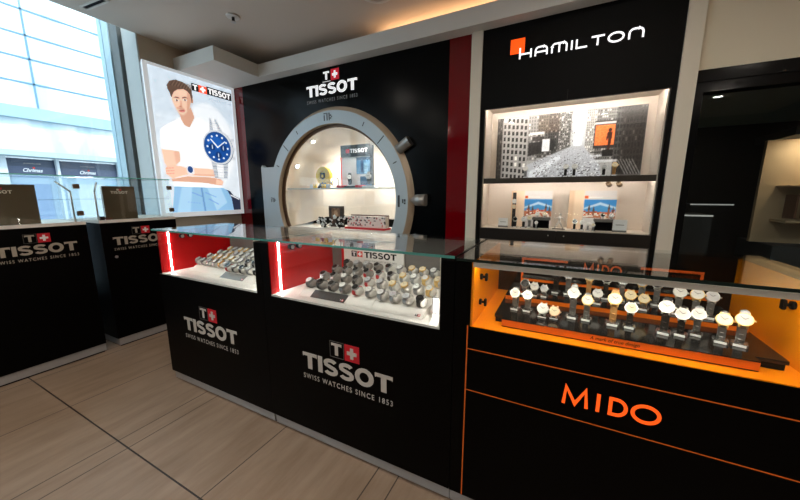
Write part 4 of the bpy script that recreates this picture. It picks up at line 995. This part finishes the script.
row([(-.139, 1.294, .066, 'white', 'steel', 1), (-.093, 1.293, .066, 'white', 'steel', .97), (-.035, 1.26, .027, 'white', 'steel', 1.1), (.004, 1.262, .025, 'champagne', 'brown leather', 1), (.062, 1.295, .088, 'white', 'steel', 1.08), (.107, 1.292, .075, 'white', 'two-tone', 1), (.187, 1.286, .082, 'white', 'tan', 1.15), (.235, 1.283, .07, 'champagne', 'black leather', 1), (.329, 1.277, .082, 'white', 'black leather', 1.12), (.373, 1.284, .07, 'white', 'black leather', 1.03), (.419, 1.308, .072, 'white', 'steel', 1), (.469, 1.278, .069, 'white', 'two-tone', 1.06), (.511, 1.275, .076, 'silver', 'two-tone', 1.08)], 0, T1, 'front row of the orange case', 0)
row([(-.118, 1.45, .048, 'black', 'steel', 1), (-.08, 1.45, .042, 'white', 'steel', .95), (-.042, 1.45, .042, 'silver', 'steel', .85), (.152, 1.45, .042, 'white', 'steel', 1), (.258, 1.45, .048, 'champagne', 'two-tone', 1.05), (.304, 1.45, .042, 'champagne', 'two-tone', 1), (.404, 1.45, .075, 'white', 'steel', 1.1), (.452, 1.45, .075, 'white', 'two-tone', 1.08), (.492, 1.45, .075, 'silver', 'steel', 1.05)], 0, T2, 'middle row of the orange case', 0)
row([(.0, 1.535, .085, 'black', 'black steel', 1), (.048, 1.535, .085, 'silver', 'steel', 1), (.126, 1.535, .085, 'champagne', 'tan', 1), (.188, 1.535, .085, 'black', 'black leather', 1), (.243, 1.535, .085, 'silver', 'steel', 1), (.309, 1.535, .085, 'silver', 'two-tone', 1), (.358, 1.535, .085, 'black', 'steel', 1)], 0, T2, 'back row of the orange case', 0)
# ---- watches in the tower
for i, (x, y, d, s) in enumerate(((-.322, 3.1, 'white', 'steel'), (-.004, 3.1, 'white', 'black leather'), (.06, 3.1, 'white', 'black leather'), (.272, 3.1, 'silver', 'black leather'), (.341, 3.1, 'champagne', 'tan'))):
    standing(x, y, 1.447, .066, s, d, '%s-dial watch with %s band, %s from left, upper shelf of the tower' % (d, s, ORD[i]), 'clear stand under the %s watch from left on the upper shelf of the tower' % ORD[i], 'watches on the upper shelf of the tower', 'clear stands on the upper shelf of the tower', (1.15, 1.2, 1.2, 1.1, 1.2)[i])
for i, (x, y, d, s, sc) in enumerate(((-.385, 3.12, 'black', 'black leather', 1.1), (-.31, 3.1, 'white', 'black leather', 1.15), (-.265, 3.15, 'champagne', 'steel', 1.3), (-.2, 3.06, 'white', 'steel', .8), (.10, 3.1, 'black', 'black leather', 1.05), (.155, 3.1, 'white', 'black leather', 1.0), (.2, 3.1, 'white', 'steel', .8), (.235, 3.07, 'champagne', 'steel', .75))):
    standing(x, y, 1.0005, .066, s, d, '%s-dial watch with %s band, %s from left, lower shelf of the tower' % (d, s, ORD[i]), 'clear stand under the %s watch from left on the lower shelf of the tower' % ORD[i], 'watches on the lower shelf of the tower', 'clear stands on the lower shelf of the tower', sc)
for i, (x, d) in enumerate(((-.2, 'white'), (-.14, 'champagne'), (.3, 'black'), (.36, 'silver'))):
    w_ = ('left', 'right')[i % 2]; c_ = ('left', 'right')[i // 2]
    standing(x, 3.12, 1.1005, .027, 'steel', d, '%s-dial watch on the %s half of the %s grey riser' % (d, w_, c_), 'low clear stand on the %s half of the %s grey riser' % (w_, c_), 'watches on the grey risers', 'stands on the grey risers', 1.0)
t = thing('strap_display', 'tall dark strap column with two watches at the left of the left town card', 'display stand', (-.41, 3.17, 1.001))
MB().box(-.425, -.395, 3.165, 3.18, 1.001, 1.32, LEATHER, .003).build('strap', t)
for z, m_, dm in ((1.24, STEEL, DIALW), (1.19, ROSE, DIALC)):
    c = MB().tube((-.41, 3.1645, z), (-.41, 3.156, z), .021, m_, .02, 20).build('watch_case', t); MB().tube((-.41, 3.156, z), (-.41, 3.1554, z), .017, dm, .017, 20).build('dial', c)

# ================================================================ OBJECTS IN THE GIANT WATCH NICHE
ZS = 1.3805
t = thing('yellow_stand', 'bright yellow round display with a black emblem on the glass shelf', 'display stand', (-2.665, 3.16, ZS))
fr = fr_back(-2.665, 3.13, 1.53)
MB().ring(fr, .055, .055, .108, .108, .05, YEL, 36).prism([(.05 * math.cos(2 * PI * k / 24), .05 * math.sin(2 * PI * k / 24)) for k in range(24)], fr_back(-2.665, 3.15, 1.53), .02, YEL).build('disc', t)
MB().prism([(-.035, .035), (-.035, -.02), (0, -.045), (.035, -.02), (.035, .035)], fr_back(-2.665, 3.128, 1.53), .004, MATT).box(-2.68, -2.65, 3.1235, 3.1255, 1.51, 1.545, YEL).build('emblem', t)
MB().tube((-2.72, 3.11, ZS), (-2.69, 3.13, 1.44), .016, MATT).tube((-2.60, 3.11, ZS), (-2.635, 3.13, 1.44), .016, MATT).tube((-2.66, 3.10, ZS), (-2.665, 3.125, 1.45), .012, MATT).build('legs', t)
MB().tube((-2.565, 3.16, 1.42), (-2.565, 3.16, 1.56), .025, YEL).build('side_roll', t)
for i, (x, m_, c_) in enumerate(((-2.79, WHITEP, 'white'), (-2.735, YEL, 'yellow'), (-2.6, YEL, 'yellow'), (-2.53, WHITEP, 'white'))):
    tag(MB().box(x - .025, x + .025, 3.055, 3.075, ZS, ZS + .045, m_, .002).build('small_card', loc=(x, 3.065, ZS)), '%s little card, %s from left along the front of the glass shelf' % (c_, ORD[i]), 'card', 'little cards on the glass shelf')
t = thing('display_sign', 'grey topped logo sign with a blue picture standing on the glass shelf', 'sign', (-2.2, 3.2, ZS))
MB().box(-2.42, -2.01, 3.19, 3.22, ZS, 1.87, WHITEP).build('board', t)
MB().box(-2.422, -2.008, 3.184, 3.222, 1.74, 1.875, DARKM).box(-2.008, -1.985, 3.184, 3.23, ZS, 1.86, DARKM).build('header', t)
MB().box(-2.425, -2.415, 3.183, 3.19, ZS, 1.74, REDF).build('red_edge', t)
g = fr_back(0, 3.183, 0); lm = MB(); lm.prism(g_rect(-2.395, 1.785, -2.345, 1.83)[0], g, 0, INK).prism(g_rect(-2.343, 1.785, -2.293, 1.83)[0], g, 0, LOGOR)
for p in place(TP_, g, .245, .045, -2.285, 1.785, TWd): lm.prism(p, g, 0, WHITEP)
lm.build('lettering', t)
bp = Paint(0, .2, 0, .19, .005, (92, 140, 178)); bp.rect(.06, .02, .1, .16, (40, 70, 110), 1, 2); bp.rect(.11, .0, .16, .13, (150, 190, 214), 1, 2); bp.rect(0, .16, .2, .19, (60, 80, 104), 1, 1); bp.noise(12, 2, 2)
bp.build('picture', t, frame((-2.2, 3.1885, 1.54), (1, 0, 0), (0, 0, 1)), CARDP)
PC = watch_proto(.052, .066, .08, 15, .03, .03, STEEL, STEEL, DIALW)
for i, (x, s, d, sc) in enumerate(((-2.45, 'black steel', 'black', .85), (-2.235, 'black steel', 'white', 1.0), (-1.965, 'black leather', 'white', 1.05))):
    put_watch(PC, (x, 3.1, ZS + (.022 if i else 0)), s, d, ('large dark watch standing left of the logo sign on the glass shelf', 'large white-dial watch standing in front of the logo sign', 'large black strapped watch standing right of the logo sign')[i], 'large watches on the glass shelf', (-.5, .5, .3)[i], sc=sc)
hide_proto(PC)
for i, (xa, xb, m_, l_) in enumerate(((-2.40, -2.31, REDF, 'red little plinth at the left front of the logo sign'), (-2.305, -2.14, LEATHER, 'flat black plinth under the white-dial watch on the glass shelf'), (-2.135, -2.05, REDF, 'red little plinth at the right front of the logo sign'), (-2.045, -1.88, WHITEP, 'white plinth under the black strapped watch on the glass shelf'))):
    tag(MB().box(xa, xb, 3.06, 3.15, ZS, ZS + (.03 if m_ is REDF else .0215), m_, .002).build('plinth', loc=((xa + xb) / 2, 3.1, ZS)), l_, 'display stand')
tag(MB().box(-2.13, -1.99, 3.155, 3.175, ZS, ZS + .13, BLUEF, .002).build('blue_card', loc=(-2.06, 3.165, ZS)), 'blue grey card standing behind the black strapped watch', 'card')
ZN = .9
t = thing('picture_stand', 'dark upright stand with a bronze portrait panel on the niche floor', 'display stand', (-2.53, 3.2, ZN))
MB().box(-2.64, -2.42, 3.19, 3.22, ZN, 1.16, mat('dark_wood', C(58, 44, 36), .5)).build('board', t)
bp = Paint(0, .13, 0, .19, .005, (120, 86, 60)); bp.ell(.065, .12, .035, .045, (190, 150, 116), 1, 4); bp.rect(.02, 0, .11, .06, (70, 50, 40), 1, 6); bp.noise(14, 6, 2)
bp.build('picture', t, frame((-2.595, 3.188, .945), (1, 0, 0), (0, 0, 1)), CARDP)
def spray(x, y, n, label, seed, w, h):
    t = thing('flower_spray', label, 'flowers', (x, y, ZN)); r = random.Random(seed)
    pts = [(x + r.uniform(-w, w), y + r.uniform(-.03, .03), ZN + .03 + r.uniform(0, h)) for _ in range(n)]
    st_ = MB(); bl = MB()
    for p in pts:
        st_.tube((x, y, ZN), p, .004, MATT, .003, 6)
        for k in range(5):
            a = 2 * PI * k / 5 + r.random(); c = Vector(p) + Vector((math.cos(a), -.3, math.sin(a))) * .016
            bm = bmesh.new(); bmesh.ops.create_icosphere(bm, subdivisions=1, radius=.015, matrix=Matrix.Translation(c) @ Matrix.Diagonal((1, .5, 1, 1))); bl.bm(bm, WHITEP if r.random() < .72 else MATT, True)
    st_.build('stems', t); bl.build('blossoms', t)
spray(-2.64, 3.09, 9, 'spray of white and black blossoms left of the dark portrait stand', 2, .09, .1)
spray(-2.40, 3.09, 8, 'spray of white and black blossoms between portrait stand and patterned box', 5, .07, .11)
t = thing('patterned_box', 'long pale box with black blossom pattern on a red tray in the niche', 'box', (-2.05, 3.15, ZN))
MB().box(-2.32, -1.77, 3.08, 3.24, ZN, ZN + .02, REDF, .002).build('tray', t)
bp = Paint(0, .53, 0, .125, .004, (236, 222, 214)); r = random.Random(3)
for k in range(60):
    bp.ell(r.uniform(0, .53), r.uniform(.015, .125), r.uniform(.005, .014), r.uniform(.004, .01), r.choice([(30, 26, 26), (30, 26, 26), (190, 60, 60)]), 1, 1)
MB().box(-2.31, -1.78, 3.13, 3.2, ZN + .02, ZN + .15, mat('box_pale', C(228, 214, 206), .5)).box(-2.31, -1.78, 3.2, 3.215, ZN + .02, ZN + .165, mat('box_dark', C(90, 60, 54), .5)).build('case', t)
bp.build('pattern', t, frame((-2.31, 3.129, ZN + .022), (1, 0, 0), (0, 0, 1)), CARDP)

# ================================================================ LEFT COUNTERS by the window
CX = -3.33; CB = -3.9; CT = 1.095
def left_counter(y0, y1, label, logo_y, lock):
    t = thing('glass_counter', label, 'counter', ((CX + CB) / 2, (y0 + y1) / 2, 0))
    MB().box(CB, CX, y0, y1, .075, 1.072, BLACK).build('body', t)
    MB().box(CB + .02, CX - .006, y0 + .01, y1 - .002, .012, .075, ALU).build('kick_plate', t); MB().box(CB + .03, CX - .016, y0 + .02, y1 - .012, 0, .012, MATT).build('foot_gap', t)
    MB().box(CB, CX, y0, y1, 1.072, CT, WHITE).build('counter_top', t)
    ZG = 1.445; g = MB()
    g.box(CX - .012, CX - .004, y0 + .01, y1 - .01, CT, ZG - .008, GLASS); g.build('glass_front', t)
    g = MB().box(CB + .06, CX - .004, y0 + .01, y1 - .01, ZG - .008, ZG, GLASS).box(CX - .004, CX - .0025, y0 + .01, y1 - .01, ZG - .008, ZG, mat('glass_edge_light', C(130, 215, 205), .2, spec=.7)); g.build('glass_top', t)
    for yy in (y0 + .01, y1 - .018): MB().box(CB + .06, CX - .012, yy, yy + .008, CT, ZG - .008, GLASS).build('glass_side', t)
    MB().box(CB + .06, CB + .068, y0 + .01, y1 - .01, CT, ZG - .008, GLASS).build('glass_back', t)
    MB().box(CB + .07, CX - .02, y0 + .02, y1 - .02, 1.262, 1.268, GLASS).build('glass_shelf', t)
    for yy in ((y1 - .02),) if lock is None else ((y1 - .02), ):
        for z in (1.16, 1.365): MB().box(CX - .02, CX + .006, yy - .018, yy + .018, z - .018, z + .018, BRONZE, .003).build('hinge', t)
    ry = y1 - .05 if lock is None else y0 + .01
    s = -1 if lock is None else 1
    MB().path([(CX - .03, ry, CT), (CX - .03, ry, 1.325), (CX - .03, ry + s * .075 * (1 if s < 0 else -.02 + .32), 1.40)], .006, STEEL).build('support_rod', t)
    lw = .411
    swiss_logo(t, fr_left(logo_y, CX, .882), lw, mat('pale_lettering', C(176, 166, 152), .5), LOGOR, WHITEP, .001)
    if lock is not None: MB().tube((CX, lock, .785), (CX + .006, lock, .785), .011, STEEL).build('lock', t)
    return t
left_counter(-.75, 1.097, 'long black glass topped counter at the far left by the window', .615, None)
left_counter(1.178, 1.75, 'short black glass topped counter in the corner below the poster', 1.248, 1.254)
def mirror_sign(y0, y1, z0, z1, label):
    t = thing('counter_sign', label, 'sign', (CX - .05, (y0 + y1) / 2, CT))
    MB().box(CX - .056, CX - .046, y0, y1, CT, z1, SMOKE).build('panel', t)
    MB().box(CX - .09, CX - .056, y0 + .004, y0 + .012, CT, z1 - .01, WHITE).box(CX - .09, CX - .056, y1 - .012, y1 - .004, CT, z1 - .01, WHITE).build('backing', t)
    f = fr_left(0, CX - .0452, 0); w = min(.12, (y1 - y0) * .55); u0 = (y0 + y1) / 2 - w / 2; lm = MB()
    for p in place(TP_, f, w, .022, u0, z1 - .062, TWd): lm.prism(p, f, 0, mat('sign_white', C(225, 215, 200), .5))
    lm.prism(g_rect(u0 + w * .36, z1 - .036, u0 + w * .49, z1 - .022)[0], f, 0, MATS['sign_white']).prism(g_rect(u0 + w * .51, z1 - .036, u0 + w * .64, z1 - .022)[0], f, 0, LOGOR)
    lm.build('lettering', t)
mirror_sign(.53, .87, CT, 1.372, 'wide dark smoked logo panel standing on the far left counter')
mirror_sign(1.245, 1.468, CT, 1.372, 'small dark smoked logo panel standing on the corner counter')
for i, (y, m_, l_) in enumerate(((.70, ROSE, 'small rose gold bottle in front of the wide smoked panel'), (.83, STEEL, 'tiny steel knob shaped stand right of the wide smoked panel'), (1.205, DARKM, 'dark rounded lump at the left end of the corner counter'))):
    pass
t = thing('door_wedge', 'small dark rounded paperweight at the left end of the corner counter', 'paperweight', (CX - .05, 1.212, CT))
MB().box(CX - .075, CX - .03, 1.196, 1.24, CT, CT + .03, DARKM, .008).build('weight', t)

# ================================================================ OUTSIDE: bright building across the street
FX = -13.0
struct(MB().box(FX - 1, XW - .75, -30, 30, -.22, -.12, mat('street_paving', C(160, 164, 168), .8)).build('ground'))
bl = thing('building', 'bright pale building across the street seen through the window', 'building', (FX, 4, -.12))
FAC = mat('facade_panel', C(190, 200, 206), .6)
def facade_mat():
    m = mat('facade_glazing', C(240, 244, 248), .5); nt = m.node_tree; b = nt.nodes['Principled BSDF']
    tc = nt.nodes.new('ShaderNodeNewGeometry'); mp = nt.nodes.new('ShaderNodeMapping'); mp.inputs['Scale'].default_value = (.1, 1.1, .28)
    n = nt.nodes.new('ShaderNodeTexNoise'); n.inputs['Scale'].default_value = 1.0; n.inputs['Detail'].default_value = 3
    r = nt.nodes.new('ShaderNodeValToRGB'); r.color_ramp.elements[0].position = .40; r.color_ramp.elements[0].color = C(166, 192, 204); r.color_ramp.elements[1].position = .55; r.color_ramp.elements[1].color = C(222, 228, 231)  # blurred blue streaks are reflections in the facade glass, painted into the colour
    nt.links.new(tc.outputs['Position'], mp.inputs[0]); nt.links.new(mp.outputs[0], n.inputs['Vector']); nt.links.new(n.outputs['Fac'], r.inputs[0]); nt.links.new(r.outputs[0], b.inputs['Base Color'])
    return m
FG = facade_mat()
MB().box(FX - .6, FX, -14, 22, 3.6, 14, FG).box(FX - .5, FX - .05, -14, 22, 2.44, 3.3, FG).build('glazed_wall', bl)
jl = MB(); JM = mat('facade_joint', C(84, 122, 146), .5)
for z in (4.24, 4.87, 5.45, 6.08, 6.7, 7.3, 7.9): jl.box(FX, FX + .02, -14, 22, z - .022, z + .022, JM)
for y in (-2.1, .8, 3.707, 6.6, 9.5): jl.box(FX, FX + .02, y - .02, y + .02, 3.6, 14, JM)
jl.build('panel_joints', bl)
MB().box(FX - .4, FX + .15, -14, 22, 3.3, 3.6, mat('facade_band', C(132, 158, 170), .5)).build('band', bl)
MB().box(FX - .4, FX + .5, -14, 22, 2.30, 2.44, mat('canopy', C(150, 170, 174), .5)).build('canopy', bl)
MB().box(FX - .4, FX - .1, -14, 22, -.12, 1.80, mat('shop_glass', C(150, 170, 190), .25)).build('shop_window', bl)
for y in (.9, 2.78, 3.86, 5.28, 6.9):
    MB().box(FX - .1, FX + .12, y - (.13 if y == 2.78 else .03), y + (.13 if y == 2.78 else .03), -.12, 2.30, FAC).build('column', bl)
SG = mat('shop_sign_dark', C(44, 58, 80), .4); SG2 = mat('shop_sign_light', C(62, 74, 100), .4)
for (a, b, ta, tb, nm) in ((2.92, 3.83, 3.2, 3.57, 1), (3.9, 5.25, 4.34, 4.71, 1), (5.31, 6.6, 5.6, 6.0, 1)):
    s = MB().box(FX - .1, FX - .02, a, b, 2.06, 2.27, SG).box(FX - .1, FX - .01, a, b, 1.84, 2.06, SG2).build('shop_sign', bl)
    lt = MB(); put_text(lt, 'Chrimas', fr_left(0, FX + .0, 0), ta, 1.915, tb - ta, .1, WHITEP, shear=.35, bold=.02); put_text(lt, 'JUWELIER', fr_left(0, FX - .012, 0), ta + .03, 2.12, (tb - ta) * .9, .035, mat('sign_bronze', C(170, 160, 150), .5))
    bm = bmesh.new(); bmesh.ops.create_icosphere(bm, subdivisions=1, radius=.028, matrix=Matrix.Translation((FX + .002, ta + (tb - ta) * .56, 2.03))); lt.bm(bm, mat('dot_red', C(226, 60, 50), .5))
    lt.build('sign_lettering', s)
MB().box(FX - .1, FX + .1, 2.4, 2.66, 1.72, 2.12, mat('green_sign', C(120, 230, 180), .5)).build('green_sign', bl)
for (y0, y1, z0, z1, c) in ((3.0, 3.7, .6, 1.6, (150, 176, 214)), (4.0, 4.9, .4, 1.62, (214, 226, 238)), (4.95, 5.2, .4, 1.62, (160, 200, 224)), (5.4, 6.4, .5, 1.6, (206, 220, 236)), (2.0, 2.6, .2, 1.6, (230, 238, 244)), (3.05, 3.4, 0, .55, (120, 150, 176))):
    MB().box(FX - .1, FX - .06, y0, y1, z0, z1, mat('shop_pane_%d_%d_%d' % c, C(*[q * .8 for q in c]), .3)).build('shop_pane', bl)
for p_ in PROT.values(): hide_proto(p_[0]); hide_proto(p_[1])

# ================================================================ LIGHT, CAMERA
w = bpy.data.worlds.new('World'); SC.world = w; w.use_nodes = True
nt = w.node_tree; bg = nt.nodes['Background']; bg.inputs[0].default_value = (.84, .93, 1.0, 1); bg.inputs[1].default_value = 3.0
sun = bpy.data.lights.new('sun', 'SUN'); sun.energy = 2.4; sun.angle = math.radians(3); sun.color = (1, .98, .95)
so = bpy.data.objects.new('sun', sun); COL.objects.link(so); so.rotation_euler = Vector((-.72, .25, -.62)).to_track_quat('-Z', 'Y').to_euler(); so.location = (0, 0, 12)
tag(so, 'sunlight falling on the building across the street', 'light')

for i, (x, tx, e) in enumerate(((-1.9, -1.88, 62), (-.9, -.86, 62), (.0, -.05, 16), (.4, .36, 16))):  # unseen spotlights added to brighten the watch cases
    t = thing('added_spotlight', 'ceiling spotlight aimed at the counters, %s from left, above the frame' % ORD[i], 'light', (x, .75, ZC), 'ceiling spotlights above the counters')
    d = (Vector((tx, 1.36, .86)) - Vector((x, .75, ZC - .08))).normalized(); c = Vector((x, .75, ZC - .08))
    MB().tube((x, .75, ZC), (x, .75, ZC - .07), .012, WHITE).build('stem', t)
    MB().tube(c - d * .06, c + d * .06, .035, WHITE, .042, 20, caps=False).tube(c - d * .06, c - d * .055, .035, WHITE, .035, 20).build('lamp_head', t)
    L_ = bpy.data.lights.new('spot_beam', 'SPOT'); L_.energy = e; L_.spot_size = math.radians(24); L_.spot_blend = .9; L_.color = (1, .93, .85); L_.shadow_soft_size = .03
    lo = bpy.data.objects.new('spot_beam', L_); COL.objects.link(lo); lo.parent = t; lo.location = c + d * .07 - t.location; lo.rotation_euler = d.to_track_quat('-Z', 'Y').to_euler()

cam = bpy.data.cameras.new('camera'); co = bpy.data.objects.new('camera', cam); COL.objects.link(co)
cam.lens = 14.2586; cam.sensor_width = 36; cam.clip_start = .02; cam.clip_end = 200
r_ = Vector((0.8908884714747576, 0.4542217606378072, -0.000568820235884426)); u_ = Vector((-0.0775172676948573, 0.1532722848444383, 0.9851389140155257)); f_ = Vector((-0.44755871637416916, 0.8776048079070989, -0.17175854137669558))
co.matrix_world = Matrix(((r_.x, u_.x, -f_.x, 0), (r_.y, u_.y, -f_.y, 0), (r_.z, u_.z, -f_.z, 1.3), (0, 0, 0, 1)))
SC.camera = co
vs_ = SC.view_settings; SC.display_settings.display_device = 'sRGB'; vs_.view_transform = 'Standard'; vs_.look = 'None'; vs_.gamma = 1; vs_.use_curve_mapping = False; vs_.exposure = 0.34
SC.cycles.use_denoising = True
SC.cycles.max_bounces = 10; SC.cycles.transparent_max_bounces = 24; SC.cycles.glossy_bounces = 6; SC.cycles.sample_clamp_indirect = 6
SC.cycles.caustics_reflective = False; SC.cycles.caustics_refractive = False
